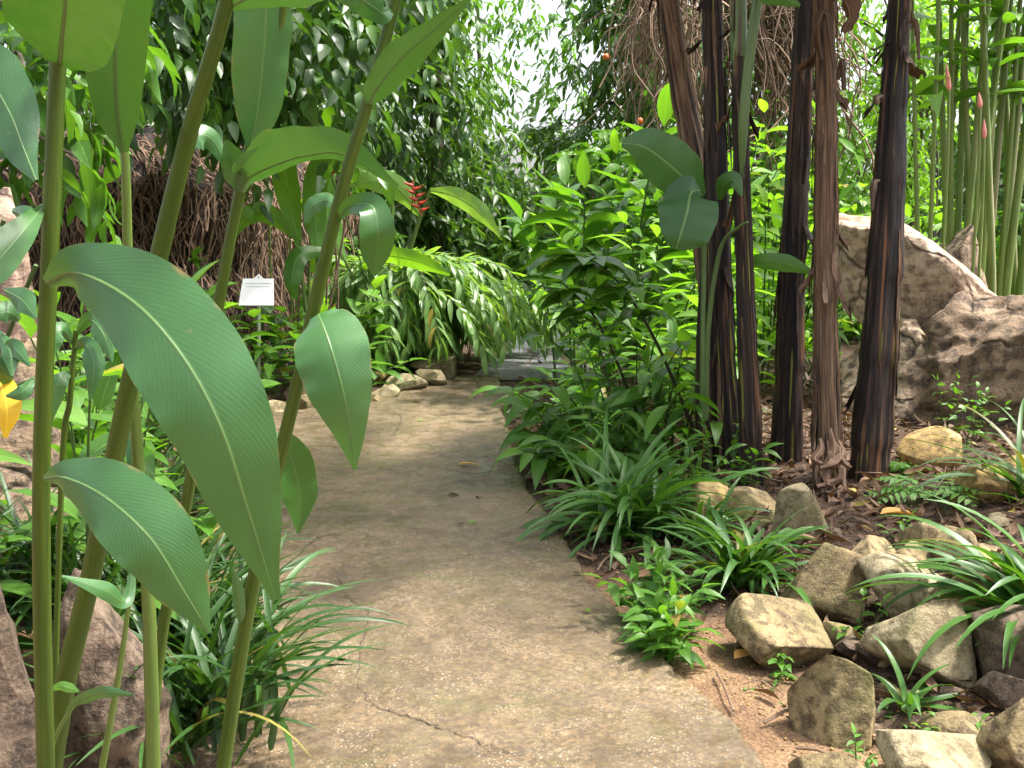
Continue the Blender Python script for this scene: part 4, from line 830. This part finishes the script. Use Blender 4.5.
for (x0, y0, x1, y1, yb) in [(946, 62, 949, 90, 260), (979, 92, 980, 108, 250), (984, 118, 984, 138, 290)]:
    Y = 8.5; b = at(x1-4, yb, Y); b[2] = H(b[0], b[1]); c0, c1 = at(x1, y1, Y), at(x0, y0, Y)
    mb = MB(); tube(mb, catmull([b, at(x1-2, (y1+yb)/2, Y), c0], 20), .013, 7, .5); fs = mb.build('flower_stalk', M['torch'], tg)
    mb = MB(); tube(mb, catmull([c0, (c0+c1)/2, c1], 12), np.array([.6, .9, 1, 1, .95, .88, .78, .65, .5, .36, .22, .08])*.022, 10); mb.build('flower_bud', M['pink'], fs)

# ---------------------------------------------------------------- left side, middle distance
# plant label on its post
sb = ground(258, 402); Ys = sb[1]; se = empty('plant_sign', sb, 'small white plant label plate on a green post', 'sign')
c = at(258, 292, Ys); mb = MB(); tube(mb, np.array([[sb[0], Ys+.02, sb[2]-.05], [c[0], Ys+.02, c[2]-.02]]), .016, 8); mb.build('post', M['post'], se)
wv = 33/F0*Ys/2; hv = 29/F0*Ys/2; tk = .006
out = [(-wv*1.06, -hv), (wv*1.06, -hv), (wv*.92, hv), (wv*.32, hv), (.0, hv+.045), (-wv*.32, hv), (-wv*.94, hv)]
tl = R(28)
def pl(x, z, off): return np.array([c[0]+x, Ys-.02+z*math.sin(tl)-off*math.cos(tl), c[2]+z*math.cos(tl)+off*math.sin(tl)])
fr = np.array([pl(x, z, tk) for x, z in out]); bk = np.array([pl(x, z, 0) for x, z in out]); n = len(out)
mb = MB(); mb.add(fr, np.array([list(range(n))])); mb.add(bk, np.array([list(range(n))[::-1]]))
for q in range(n):
    mb.add(np.array([fr[q], bk[q], bk[(q+1) % n], fr[(q+1) % n]]), np.array([[0, 1, 2, 3]]))
plate = mb.build('plate', M['white'], se, smooth=False)
mb = MB(); INK = plain('grey_ink', (.22, .24, .30), .6, .1)
for z, w in [(hv*.62, .8), (hv*.38, .7)]:
    mb.add(np.array([pl(-wv*w, z-.0022, tk+.002), pl(wv*w, z-.0022, tk+.002), pl(wv*w, z+.0022, tk+.002), pl(-wv*w, z+.0022, tk+.002)]), np.array([[0, 1, 2, 3]]))
mb.build('rule', INK, plate)
mb = MB(); a = np.linspace(0, 2*np.pi, 9)[:-1]; mb.add(np.array([pl(.007*math.cos(q), hv+.012+.009*math.sin(q), tk+.002) for q in a]), np.array([list(range(8))])); mb.build('emblem', INK, plate)

# drooping bush with pale lance leaves
def fountain(px, Y, n, L, label, lean, h, mat, ll, lw):
    b = np.array(P_(px, Y)); e = empty('drooping_bush', b, label, 'shrub'); sm, lm = MB(), MB()
    for k in range(n):
        az = rng.uniform(0, 6.28); d = np.array([math.cos(az)+lean[0], math.sin(az)*.8+lean[1]]); rr = L*rng.uniform(.4, 1.1)*np.linalg.norm(d)/1.1; d = d/np.linalg.norm(d); hh = h*rng.uniform(.7, 1.05)
        o = b+np.array([rng.normal(0, .15), rng.normal(0, .15), 0]); D3 = np.array([d[0], d[1], 0])
        P = catmull([o, o+D3*rr*.2+[0, 0, hh*.7], o+D3*rr*.55+[0, 0, hh], o+D3*rr*1.0+[0, 0, hh*.8], o+D3*rr*1.35+[0, 0, hh*.38]], 26)
        tube(sm, P, np.linspace(.008, .002, 26), 5, rng.uniform(), cap=False)
        T = nrm(np.gradient(P, axis=0)); m = 34; ii = np.linspace(6, 25, m).astype(int); sg = np.where(np.arange(m) % 2 == 0, 1, -1)[:, None]
        sd = np.array([-d[1], d[0], 0]); DD = T[ii]*1.0+sg*sd*.6+np.array([0, 0, -.12])+rng.normal(0, .18, (m, 3))
        leaves(lm, P[ii], DD, ll*rng.uniform(.7, 1.1, m), lw*rng.uniform(.8, 1.1, m), 'lance', 4, (.4, .8), .3, .3, rbias=.05)
    sm.build('stalks', M['stem'], e); lm.build('foliage', M[mat], e); return e
fountain(405, 10.7, 170, .95, 'rounded bush of drooping pale lance leaves at left of path', (.25, -.15), 1.2, 'pale', .27, .058)
fountain(440, 11.6, 60, .85, 'trailing end of drooping bush leaning over the grey path', (.3, -.1), .9, 'pale', .27, .05)
# heliconias
def heliconia(px, Y, lvs, flowers, label):
    b = np.array(P_(px, Y)); e = empty('heliconia', b, label, 'heliconia', 'heliconias behind the bush')
    for (q, hw, mt, rn) in lvs:
        pt = [(x, y, Y+dz) for x, y, dz in q]; st = catmull([b+rng.normal(0, .08, 3)*[1, 1, 0], (b+at(*pt[0]))/2+[0, 0, .2], at(*pt[0])], 18)
        mb = MB(); tube(mb, st, np.linspace(.022, .012, 18), 7, rng.uniform()); s = mb.build('stalk', M['cane2'], e)
        vleaf(pt, hw, mt, s, n=30, rnd=rn, tilt=rng.uniform(-.2, .5), wave=.08)
    for (fx, fy, sc) in flowers:
        f = at(fx, fy, Y-.3); mb = MB(); tube(mb, catmull([b, (b+f)/2+[0.05, 0, .1], f], 16), .008, 6); fs = mb.build('flower_stalk', M['stem'], e)
        mb = MB()
        for k in range(8):
            z = (k-3.5)*.040*sc; sg = 1 if k % 2 else -1; o = f+np.array([.012*k*sc, 0, -z]); tip = o+np.array([sg*.11*sc, -.02, .045*sc]); tube(mb, catmull([o, o+(tip-o)*.5+[0, 0, -.008], tip], 8), np.array([.014, .02, .02, .017, .013, .009, .006, .002])*sc, 7)
        tube(mb, np.array([f+[0, 0, .2*sc], f, f+[.1*sc, 0, -.2*sc]]), .008*sc, 6); mb.build('red_bracts', M['red'], fs)
heliconia(385, 10., [([(430, 190, 0), (455, 196, -.1), (480, 212, -.2), (500, 236, -.2)], [2, 9, 9, 1], 'pale', .6), ([(395, 172, 0), (375, 178, -.1), (340, 150, -.1), (310, 130, -.1)], [2, 10, 10, 1], 'pale', .7), ([(365, 200, 0), (345, 150, -.1), (335, 115, -.2), (355, 95, -.2)], [2, 13, 13, 1], 'lime', .4),
    ([(420, 215, 0), (400, 190, -.2), (375, 180, -.3), (350, 186, -.3)], [2, 12, 12, 1], 'pale', .5), ([(360, 270, 0), (385, 256, -.2), (420, 262, -.3), (450, 275, -.3)], [2, 8, 9, 1], 'lime', .7), ([(345, 260, 0), (330, 225, 0), (325, 190, 0), (330, 150, 0)], [2, 14, 14, 1], 'mid', .6)],
    [(413, 198, .85), (326, 162, .7)], 'heliconia with hanging red bracts and pale paddle leaves')
heliconia(310, 9.2, [([(300, 250, 0), (290, 200, 0), (285, 160, -.1), (300, 130, -.2)], [2, 12, 13, 1], 'lime', .4), ([(320, 260, 0), (315, 215, 0), (320, 170, -.1), (345, 140, -.2)], [2, 12, 12, 1], 'mid', .6), ([(300, 240, 0), (270, 215, 0), (250, 215, -.2), (235, 235, -.2)], [2, 10, 10, 1], 'lime', .5), ([(330, 250, 0), (300, 255, -.2), (292, 280, -.3), (296, 300, -.3)], [2, 10, 9, 1], 'mid', .4)], [], 'leafier heliconia without flowers behind the long cane')
# broad-leaved low plants at the bank foot
gb = 'low plants below the earth bank'
for px, Y, h, n, mt, lb, L_, w_ in [(168, 7.6, .8, 8, 'mid', 'broad leaved plant just left of the sign', .34, .13), (300, 8.8, .75, 8, 'mid', 'glossy broad leaved plant right of the sign post', .32, .13), (240, 8.8, 1.0, 8, 'mid', 'lime seedlings behind the sign', .3, .10), (330, 8.9, .8, 9, 'mid', 'leafy plant beside brown stalks under long cane', .3, .1),
      (146, 6.8, .8, 8, 'mid', 'broad leaved plant behind the huge leaf', .36, .13), (125, 6.2, .9, 8, 'pale', 'pale striped lance leaved plant at bank foot', .42, .05), (85, 5.6, 1.0, 9, 'lime', 'lime lance leaved plant left of slender cane', .4, .07), (40, 5.3, 1.1, 8, 'mid', 'mid green plant behind the pale pink boulder', .4, .1), (135, 6.0, .5, 7, 'mid', 'low lime plant at the left path edge', .3, .09), (112, 5.2, .55, 9, 'dark', 'low green plant at the path widening', .3, .09), (85, 4.7, .7, 9, 'mid', 'light green plant beside the left brown boulder', .34, .09), (118, 5.7, .3, 6, 'mid', 'tiny leafy tuft on the path side of left bank', .22, .07), (60, 4.4, .6, 7, 'mid', 'small plant at foot of brown left boulder', .3, .08), (92, 4.3, 1.25, 7, 'mid', 'tall light green plant between the slender and thickest canes', .34, .075), (20, 3.1, 1.3, 8, 'mid', 'green plant in front of the upper left boulder', .3, .09), (125, 6.5, 1.1, 8, 'lime', 'lime plant between slender and stout canes', .32, .10), (165, 8.1, 1.0, 9, 'mid', 'mid green plant below the root bank', .32, .12), (330, 9.3, 1.1, 10, 'lime', 'lime broad leaved plant under the heliconias', .34, .12), (75, 3.4, .9, 8, 'mid', 'broad leaved plant hiding the middle of brown left boulder', .28, .10)]:
    stalk_plant('broadleaf_plant', P_(px, Y), n, h, .6, lb, 'plant', mt, 'stem', L_, w_, 7, (.0, -.15), .3, up=.5, sr=.006, group=gb, shape='ovate' if w_ > .08 else 'lance')
stalk_plant('seedling', ground(395, 374), 6, .28, .3, 'lime seedling tuft between border stones and bush', 'plant', 'lime', 'stem', .2, .04, 5, (0, -.1), .1, up=.6, sr=.004)
stalk_plant('seedling', ground(436, 352), 5, .3, .25, 'dark leafy seedling at the bush foot', 'plant', 'mid', 'stem', .16, .06, 5, (0, -.1), .1, up=.6, sr=.004)
# thin brown canes behind the sign
e = empty('bamboo_clump', P_(290, 9.4), 'clump of thin yellow brown canes behind the sign', 'bamboo')
for k in range(14):
    b = np.array(P_(272+rng.uniform(0, 60), 9.4+rng.uniform(-.2, .3))); t = b+np.array([rng.normal(.1, .12), rng.normal(0, .1), rng.uniform(1.2, 1.9)])
    mb = MB(); tube(mb, catmull([b, (b+t)/2+rng.normal(0, .03, 3), t], 12), .011, 6, rng.uniform()); mb.build('cane', M['torch' if k % 2 else 'root'], e)
# foliage on top and face of the bank
for k in range(16):
    i = rng.integers(8, 70); j = rng.integers(5, 22); p = V[i, j] if V.ndim == 3 else None
BV = np.stack([B2+N2*.25], 0)[0]
for k in range(11):
    i = 10+k*6; p = np.array([BV[i][0]+N2[i][0]*.1, BV[i][1]+N2[i][1]*.1, .5+(k*37 % 10)*.12]); hold = empty('bank_seedling', p, ['leafy seedling low on the root covered bank', 'leafy seedling high on the root covered bank'][int(p[2] > 1.0)], 'seedling', 'seedlings rooted in the earth bank')
    mb, lb = MB(), MB(); tp = p+np.array([N2[i][0]*.25, N2[i][1]*.25, .15]); tube(mb, catmull([p-np.array([N2[i][0], N2[i][1], 0])*.3, p, tp], 8), .005, 5); m = 9
    D = nrm(rng.normal(size=(m, 3)))+np.array([N2[i][0], N2[i][1], .5]); leaves(lb, np.repeat(tp[None], m, 0)-rng.uniform(0, .15, (m, 1))*(tp-p), D, .17, .06, 'ovate', 4, (.5, .9), .2, .2)
    mb.build('stem', M['stem'], hold); lb.build('leaves', M['lime'], hold)

# ---------------------------------------------------------------- trees
tree('glossy_tree', P_(190, 12.2), 3.6, [B(170, 20, 8.6, 110, 60), B(290, 50, 9.2, 90, 85), B(120, 50, 8.2, 90, 50), B(225, 85, 8.8, 60, 35), B(300, -40, 8.8, 120, 60), B(110, -40, 8.2, 120, 60)], 'glossy dark large leaved tree above the root bank', 'tree', 'dark', .25, .095, 8, 42, trunk_r=.12, shape='ovate', droop=.7, twig=.5, limbs=4, nseg=4)
tree('leafy_tree', P_(-20, 7.4), 3.2, [B(40, 90, 6.4, 70, 60), B(-30, 20, 6.4, 110, 90), B(60, 10, 6.8, 70, 60), B(20, 160, 6.2, 60, 40)], 'lighter green tree at upper left corner with yellowing leaves', 'tree', 'mid', .28, .10, 8, 22, trunk_r=.09, shape='ovate', droop=.6, twig=.45, limbs=4, nseg=4)
gtr = 'forest trees beyond the garden'
tree('forest_tree', P_(440, 16), 6.2, [B(390, 60, 15, 80, 110), B(350, 10, 15, 100, 80), B(425, 130, 15.5, 70, 75), B(470, 205, 16.5, 80, 45), B(432, -30, 15, 45, 50), B(390, 190, 16, 80, 60)], 'dark leafy forest tree left of the sky gap', mat='deep', L=.26, Wd=.085, per=9, density=28.5, trunk_r=.16, group=gtr, droop=.6, limbs=3)
tree('forest_tree', P_(640, 19), 7.2, [B(646, 40, 18, 75, 70), B(690, 80, 18, 90, 90), B(610, 135, 18.5, 70, 34), B(622, -40, 18, 50, 40), B(700, -20, 18, 120, 70)], 'dark forest tree with orange fruit right of the sky gap', mat='deep', L=.28, Wd=.075, per=9, density=24.7, trunk_r=.18, group=gtr, droop=.6, limbs=5)
tree('forest_tree', P_(478, 25), 8.0, [B(478, 40, 24, 34, 55), B(548, 12, 24, 42, 26), B(572, 70, 24, 34, 34), B(505, 146, 24, 70, 34), B(462, 95, 24, 34, 40), B(520, 6, 23.5, 44, 22), B(497, 70, 23.5, 20, 30), B(552, 45, 24, 16, 30)], 'thin far tree standing at the left of the bright sky gap', mat='mid', L=.3, Wd=.09, per=8, density=12, trunk_r=.09, group=gtr, droop=.5, limbs=0, rbias=.1)
tree('forest_tree', P_(900, 16), 6.5, [B(880, 60, 15, 70, 110), B(860, 150, 15, 60, 70), B(850, -10, 15, 90, 70), B(900, 240, 15.5, 70, 50), B(930, 60, 15.5, 40, 60)], 'fine leaved pale lime tree seen between the right trunks', mat='lime', L=.16, Wd=.06, per=9, density=39.6, trunk_r=.12, group=gtr, shape='ovate', droop=.5, rbias=.25, limbs=4)
tree('forest_tree', P_(1010, 18), 6.5, [B(990, 110, 17, 60, 80), B(1040, 60, 17, 70, 90), B(970, 230, 17, 60, 50), B(1050, 200, 17, 80, 70), B(960, 20, 17, 40, 40)], 'dark tree behind the torch ginger stalks', mat='deep', L=.3, Wd=.07, per=9, density=20.4, trunk_r=.16, group=gtr, droop=.7, rbias=.1)
tree('forest_tree', P_(760, 15), 6, [B(740, 60, 13.5, 70, 90), B(790, 130, 14, 60, 60), B(710, 160, 13.5, 50, 60)], 'mid green tree wrapped in dead vines behind black trunks', mat='mid', L=.22, Wd=.07, per=9, density=20.8, trunk_r=.14, group=gtr, droop=.5)
tree('forest_tree', P_(300, 20), 7, [B(300, 100, 19, 100, 100), B(230, 40, 19, 100, 90), B(330, 200, 19, 80, 70)], 'dark forest tree behind the glossy tree', mat='deep', L=.3, Wd=.07, per=9, density=16.2, trunk_r=.18, group=gtr, droop=.6)
tree('forest_tree', P_(60, 16), 6.5, [B(60, 60, 14, 120, 110), B(-40, 120, 14, 120, 120), B(150, 150, 14, 90, 80)], 'dark forest tree behind the left corner', mat='deep', L=.3, Wd=.08, per=9, density=9, trunk_r=.18, group=gtr, droop=.6)
tree('forest_tree', P_(1120, 13), 6, [B(1090, 60, 12, 90, 110), B(1130, 200, 12, 90, 90)], 'dark tree just off the right edge', mat='mid', L=.26, Wd=.08, per=9, density=12, trunk_r=.14, group=gtr)
for (x, y, h, bl, lb) in [(4.4, 4.6, 5.2, [((2.9, 4.7, 5.6), (1.0, .75, .6)), ((3.9, 5.2, 5.9), (.9, .8, .6))], 'unseen leafy tree added right of the rock bed to shade the path')]:  # out-of-view tree, added so that its crown shades the path
    tree('unseen_shade_tree', (x, y, float(H(x, y))), h, bl, lb, mat='mid', L=.3, Wd=.11, per=8, density=7, trunk_r=.14, shape='ovate', group='added shade trees right of the bed', limbs=5)
# understorey shrubs far back
gu = 'understorey shrubs at the forest edge'
for k, (px, py, Y, rx, rz, mt, lb) in enumerate([(400, 235, 15.5, 80, 45, 'deep', 'dark shrub behind the heliconia'), (470, 250, 18, 60, 45, 'deep', 'dark shrub at the end of the grey path'), (540, 190, 19, 70, 70, 'deep', 'tall dark shrub below the sky gap'), (620, 180, 16, 70, 50, 'mid', 'mid green shrub above the tall ginger'), (690, 230, 15, 70, 60, 'mid', 'mid green shrub behind the young banana'),
      (580, 270, 16, 80, 40, 'mid', 'shaded shrub beyond the path bend'), (790, 240, 14.5, 80, 60, 'lime', 'lime shrub far behind the trunk gap'), (880, 270, 14, 60, 50, 'lime', 'lime shrub above the boulders'), (960, 285, 13, 60, 40, 'mid', 'shrub behind the stalk bases'), (1030, 270, 12, 50, 60, 'mid', 'shrub at the right edge behind stalks'), (250, 190, 14.5, 80, 60, 'deep', 'dark shrub on top of the bank'), (330, 230, 13.5, 60, 60, 'dark', 'dark shrub beside the bank end'), (660, 300, 13, 70, 35, 'mid', 'low shrub behind the long pale stone'), (740, 300, 12.5, 60, 40, 'lime', 'low lime shrub behind the black trunk')]):
    c_, r_ = B(px, py, Y, rx, rz); b = np.array([c_[0], c_[1], 0]); e = empty('shrub', b, lb, 'shrub', gu)
    cm, sm = MB(), MB(); vol = r_[0]*r_[1]+r_[0]*r_[2]+r_[1]*r_[2]
    pts = canopy(cm, c_, r_, int(44*vol)+20, 8, .26, .095, 'lance', twig=.35, droop=.4, rbias=.05)
    low = np.array([c_[0], c_[1], c_[2]*.45]); canopy(cm, low, (r_[0]*1.05, r_[1], max(c_[2]*.5, .2)), int(20*vol)+15, 8, .24, .075, 'lance', twig=.35, droop=.4)
    for q in range(8): t = pts[rng.integers(len(pts))]; tube(sm, catmull([b+rng.normal(0, .1, 3)*[1, 1, 0], (b+t)/2+rng.normal(0, .1, 3), t], 9), np.linspace(.03, .006, 9), 5, rng.uniform(), cap=False)
    sm.build('branches', M['bark'], e); cm.build('foliage', M[mt], e)
# fruit on the dark tree, dead vines, far forest
for (fx, fy, rr_) in [(606, 57, .055), (640, 121, .04), (694, 27, .035)]:
    p = at(fx, fy, 16.2 if fx < 630 else 12); mb = MB(); tube(mb, np.array([p+[0, 0, .5], p+[0, 0, rr_*.9]]), .008, 5); import bmesh
    e = empty('hanging_fruit', p, {606: 'round orange fruit hanging under the sky gap branch', 640: 'small orange fruit above the young banana', 694: 'tiny orange fruit beside the leaning trunk'}[fx], 'fruit', 'orange fruits'); mb.build('stem', M['darkstem'], e)
    Vr, Fr = rock_mesh(3, 3, 0, rough=.01); mb = MB(); mb.add(Vr*rr_+p, Fr); mb.build('flesh', M['fruit'], e)
vt = MB()
for k in range(520):
    s = at(rng.uniform(735, 815), rng.uniform(-130, 50), 13.0+rng.normal(0, .35)); pts = [s]
    d = rng.normal(0, .1, 3)
    for q in range(6): d = d*.6+rng.normal(0, .10, 3)+np.array([0, 0, -.10]); pts.append(pts[-1]+d)
    tube(vt, catmull(pts, 16), rng.uniform(.005, .012), 4, rng.uniform(), cap=False)
for k in range(160):
    s = at(rng.uniform(640, 700), rng.uniform(-40, 30), 10.5+rng.normal(0, .3)); pts = [s]; d = rng.normal(0, .05, 3)
    for q in range(6): d = d*.6+rng.normal(0, .06, 3)+np.array([0, 0, -.08]); pts.append(pts[-1]+d)
    tube(vt, catmull(pts, 14), rng.uniform(.004, .009), 4, rng.uniform(), cap=False)
tag(vt.build('dead_vines', M['root']), 'tangled brown dead vines hanging high behind the banana trunks', 'vines', kind='stuff')
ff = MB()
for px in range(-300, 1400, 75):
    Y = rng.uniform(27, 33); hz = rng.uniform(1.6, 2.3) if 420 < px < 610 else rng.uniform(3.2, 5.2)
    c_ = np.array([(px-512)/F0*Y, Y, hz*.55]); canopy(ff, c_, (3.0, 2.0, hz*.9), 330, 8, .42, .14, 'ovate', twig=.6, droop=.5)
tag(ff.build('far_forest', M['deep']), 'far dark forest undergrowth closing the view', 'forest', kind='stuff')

# ---------------------------------------------------------------- small plants, ferns, litter
def fern(base, n, L, label, mat='fern', lf=.06, lw=.016, lift=(.5, 1.1), lean=(0, 0), bend=1.3, cat='fern', prs=16, group=None):
    base = np.asarray(base, float); e = empty('fern', base, label, cat, group)
    for k in range(n):
        az = rng.uniform(0, 6.28); d = np.array([math.cos(az)+lean[0], math.sin(az)+lean[1], 0]); d /= np.linalg.norm(d); m = prs; t = np.linspace(0, 1, m); ang = rng.uniform(*lift)-bend*t; ds = L*rng.uniform(.8, 1.1)/m
        C = base+d*np.cumsum(np.cos(ang)*ds)[:, None]+np.array([0, 0, 1.])*np.cumsum(np.sin(ang)*ds)[:, None]
        mb = MB(); tube(mb, np.vstack([base, C]), .003, 4); fr_ = mb.build('frond', M['stem'], e); sd = np.array([-d[1], d[0], 0]); T = nrm(np.gradient(C, axis=0))
        lb = MB(); l = lf*np.sin(np.linspace(.5, 3.0, m))
        for sg in (1, -1): leaves(lb, C, sd*sg+T*.45+rng.normal(0, .05, (m, 3)), l, lw, 'lance', 3, (.3, .6), .15, .08, up=tuple(nrm(np.cross(d, sd)*1.0)))
        lb.build('leaflets', M[mat], fr_)
    return e
fern(ground(930, 500), 7, .34, 'small lime fern in front of the yellow stained stone', lf=.11, lw=.03, prs=9)
fern(ground(905, 470), 5, .24, 'wispy green fern at foot of thick black trunk', 'mid', lf=.07, lw=.018)
fern(ground(1200, 475), 8, 1.15, 'arching palm like fern leaning in from right edge', 'fern', .30, .022, (.8, 1.4), (-.6, 0), 1.5, prs=34)
fern(ground(865, 575), 10, .16, 'feathery green seedling patch above the wedge rock', 'fern', .05, .018, (.6, 1.4), prs=8)
gw = 'weeds among the stones'
for px, py, h, lb, mt in [(965, 452, .4, 'wiry green weed beside the boulder foot', 'mid'), (945, 440, .45, 'upright weed with round leaves by creased boulder', 'mid'), (900, 540, .14, 'tiny green weed touching small grey stone', 'fern'), (790, 672, .14, 'seedling with pale leaves left of mossy block', 'mid'), (862, 640, .16, 'three leaved weed between the rocks', 'mid'), (960, 745, .1, 'tiny bright weed beside pinkish tan stone', 'fern'), (905, 737, .1, 'bright weed on wet litter', 'fern'), (860, 765, .1, 'clover like weed at the bottom edge', 'fern'), (770, 690, .06, 'mossy tuft on orange soil', 'fern'), (662, 655, .22, 'small drooping plant at the path edge corner', 'mid'), (655, 628, .28, 'small leafy plant spilling onto the path', 'mid'), (745, 492, .25, 'round leaved weed at the trunk foot', 'mid'), (985, 440, .35, 'thin weed behind the orange yellow stone', 'mid')]:
    big = px in (662, 655)
    stalk_plant('weed', ground(px, py), 14 if big else 5, h, .12 if big else .1, lb, 'plant', mt, 'stem',   .14 if big else min(.075, h*.45), .036 if big else min(.03, h*.18), 9 if big else 6, (0, -.1), .15, up=.5, sr=.0025, group=gw, shape='lance' if big else 'ovate', nseg=4)

# leaf litter on the beds
def on_bed(n, x0, x1, y0, y1):
    x = rng.uniform(x0, x1, n); y = rng.uniform(y0, y1, n); m = (x > edge(RIGHT, y)+.02+.05*(rng.uniform(size=n) < .7))|(x < edge(LEFT, y)-.03); return x[m], y[m]
lt = MB()
for (n, a) in [(5200, (.1, 3.6, 2.0, 8.)), (1500, (.1, 3.0, 7, 14)), (1500, (-4, -.7, 2., 10))]:
    x, y = on_bed(n, *a)
    if a[0] > 0:
        keep = ~((x < edge(RIGHT, y)+.55) & (y < 4.0) & (rng.uniform(size=len(x)) < .93)); x, y = x[keep], y[keep]
    P = np.stack([x, y, H(x, y)+rng.uniform(.006, .03, len(x))], -1); D = rng.normal(0, 1, (len(x), 3))*[1, 1, .15]
    leaves(lt, P, D, rng.uniform(.04, .15, len(x)), rng.uniform(.012, .045, len(x)), 'lance', 4, (.5, 1.2, -1.0), .5, .5)
tag(lt.build('leaf_litter', M['drybrown']), 'brown dead leaf litter covering the soil between the stones', 'leaf litter', kind='stuff')
tw = MB()
x, y = on_bed(260, .3, 3.2, 2.2, 7.)
for a, b in zip(x, y):
    z = float(H(a, b))+.02; d = rng.normal(0, .12, 2); tube(tw, catmull([(a, b, z), (a+d[0]*.5, b+d[1]*.5, z+rng.uniform(0, .03)), (a+d[0], b+d[1], z)], 6), rng.uniform(.002, .006), 5, rng.uniform())
tag(tw.build('twigs', M['root']), 'short broken twigs scattered over the litter', 'twigs', kind='stuff')
gv = MB()
x, y = on_bed(2600, .3, 2.2, 1.8, 4.6)
Vr, Fr = rock_mesh(5, 1, 4, rough=.05)
for a, b in zip(x, y): gv.add(Vr*rng.uniform(.002, .007)*rng.uniform(.6, 1.2, 3)+np.array([a, b, float(H(a, b))+.002]), Fr)
tag(gv.build('gravel', M['rockyel']), 'fine orange gravel on the bare soil beside the path', 'gravel', kind='stuff')
gf = 'fallen leaves on the path'
def fallen(px, py, L, w, mat, label, az, rnd=.5, arc=.8, group=gf):
    p = ground(px, py); z = (0.022 if edge(LEFT, p[1]) < p[0] < edge(RIGHT, p[1]) else p[2]+.035)
    base = np.array([p[0], p[1], z]); mb = MB(); leaves(mb, [(0, 0, 0)], [(math.cos(az), math.sin(az), .12)], L, w, 'ovate', 8, (arc,), .5, .05, rnd=np.array([rnd])); o = mb.build('fallen_leaf', M[mat]); o.location = base; tag(o, label, 'leaf', group)
fallen(448, 502, .09, .035, 'drybrown', 'curled dark brown leaf mid path', .3, .1)
fallen(480, 505, .06, .025, 'drybrown', 'smaller brown scrap right of the curled dark leaf', 2., .1)
fallen(458, 471, .14, .04, 'orange', 'long tan leaf lying across the path', .05, .9, .3)
fallen(412, 406, .12, .04, 'drybrown', 'brown leaf near the left border stones', .2, .4)
fallen(420, 388, .1, .035, 'drybrown', 'brown leaf by the end of the concrete', 1.2, .4)
fallen(470, 531, .05, .025, 'lime', 'small yellow green leaf flat on the path', .9, .9, .3)
fallen(464, 532, .04, .02, 'drybrown', 'dark scrap touching the yellow green leaf', 2.5, .2)
fallen(590, 622, .035, .02, 'lime', 'little green leaf near the right path edge', 2.2, .7, .3)
fallen(572, 582, .06, .018, 'drybrown', 'dark red brown pod on path right side', .1, .1)
fallen(570, 613, .06, .012, 'drybrown', 'thin dark stalk on path right side', .1, .05)
fallen(418, 426, .05, .03, 'pale', 'pale round petal on the sunlit path', .4, .9, .3)
fallen(734, 668, .13, .06, 'orange', 'orange fallen leaf on the bare soil', .4, .6, .5, 'fallen leaves in the bed')
fallen(880, 521, .24, .08, 'orange', 'large yellow orange fallen leaf beside thick black trunk', .1, .5, .5, 'fallen leaves in the bed')
fallen(815, 655, .1, .05, 'orange', 'orange leaf scrap between stones', 1., .3, .5, 'fallen leaves in the bed')
fallen(1012, 500, .16, .06, 'orange', 'tan fallen leaf under strap leaves', .7, .8, .5, 'fallen leaves in the bed')

# ---------------------------------------------------------------- camera, light
cam = bpy.data.cameras.new('camera'); co = bpy.data.objects.new('camera', cam); COL.objects.link(co)
co.location = (0, 0, CAMZ); co.rotation_euler = (math.pi/2-PITCH, 0, 0); cam.sensor_width = 36; cam.lens = 36*F0/1024; cam.clip_end = 500; cam.clip_start = .02
S.camera = co
SUN_EL, SUN_AZ = R(63), R(84)      # azimuth measured from +Y towards +X
sun = bpy.data.lights.new('sun', 'SUN'); sun.energy = 2.8; sun.angle = R(4.0); sun.color = (1, .95, .87); so = bpy.data.objects.new('sun', sun); COL.objects.link(so)
dv = Vector((math.sin(SUN_AZ)*math.cos(SUN_EL), math.cos(SUN_AZ)*math.cos(SUN_EL), math.sin(SUN_EL)))
so.rotation_euler = dv.to_track_quat('Z', 'Y').to_euler(); so.location = (5, 8, 12)
w = bpy.data.worlds.new('World'); S.world = w; w.use_nodes = True; nt = w.node_tree; nt.nodes.clear()
sky = nt.nodes.new('ShaderNodeTexSky'); sky.sky_type = 'NISHITA'; sky.sun_disc = False; sky.sun_elevation = SUN_EL; sky.sun_rotation = SUN_AZ; sky.dust_density = 6; sky.air_density = 1.; sky.ozone_density = .6
bg = nt.nodes.new('ShaderNodeBackground'); bg.inputs[1].default_value = .15; wo = nt.nodes.new('ShaderNodeOutputWorld'); hs = nt.nodes.new('ShaderNodeHueSaturation'); hs.inputs['Saturation'].default_value = .4; nt.links.new(sky.outputs[0], hs.inputs['Color']); nt.links.new(hs.outputs[0], bg.inputs[0]); nt.links.new(bg.outputs[0], wo.inputs[0])
S.view_settings.view_transform = 'Standard'; S.view_settings.look = 'None'; S.view_settings.exposure = 1.7; S.view_settings.gamma = 1; S.view_settings.use_curve_mapping = False
S.cycles.max_bounces = 5; S.cycles.diffuse_bounces = 4; S.cycles.glossy_bounces = 2; S.cycles.transmission_bounces = 3; S.cycles.use_adaptive_sampling = True; S.cycles.adaptive_threshold = .03; S.cycles.use_denoising = True; S.cycles.sample_clamp_indirect = 6
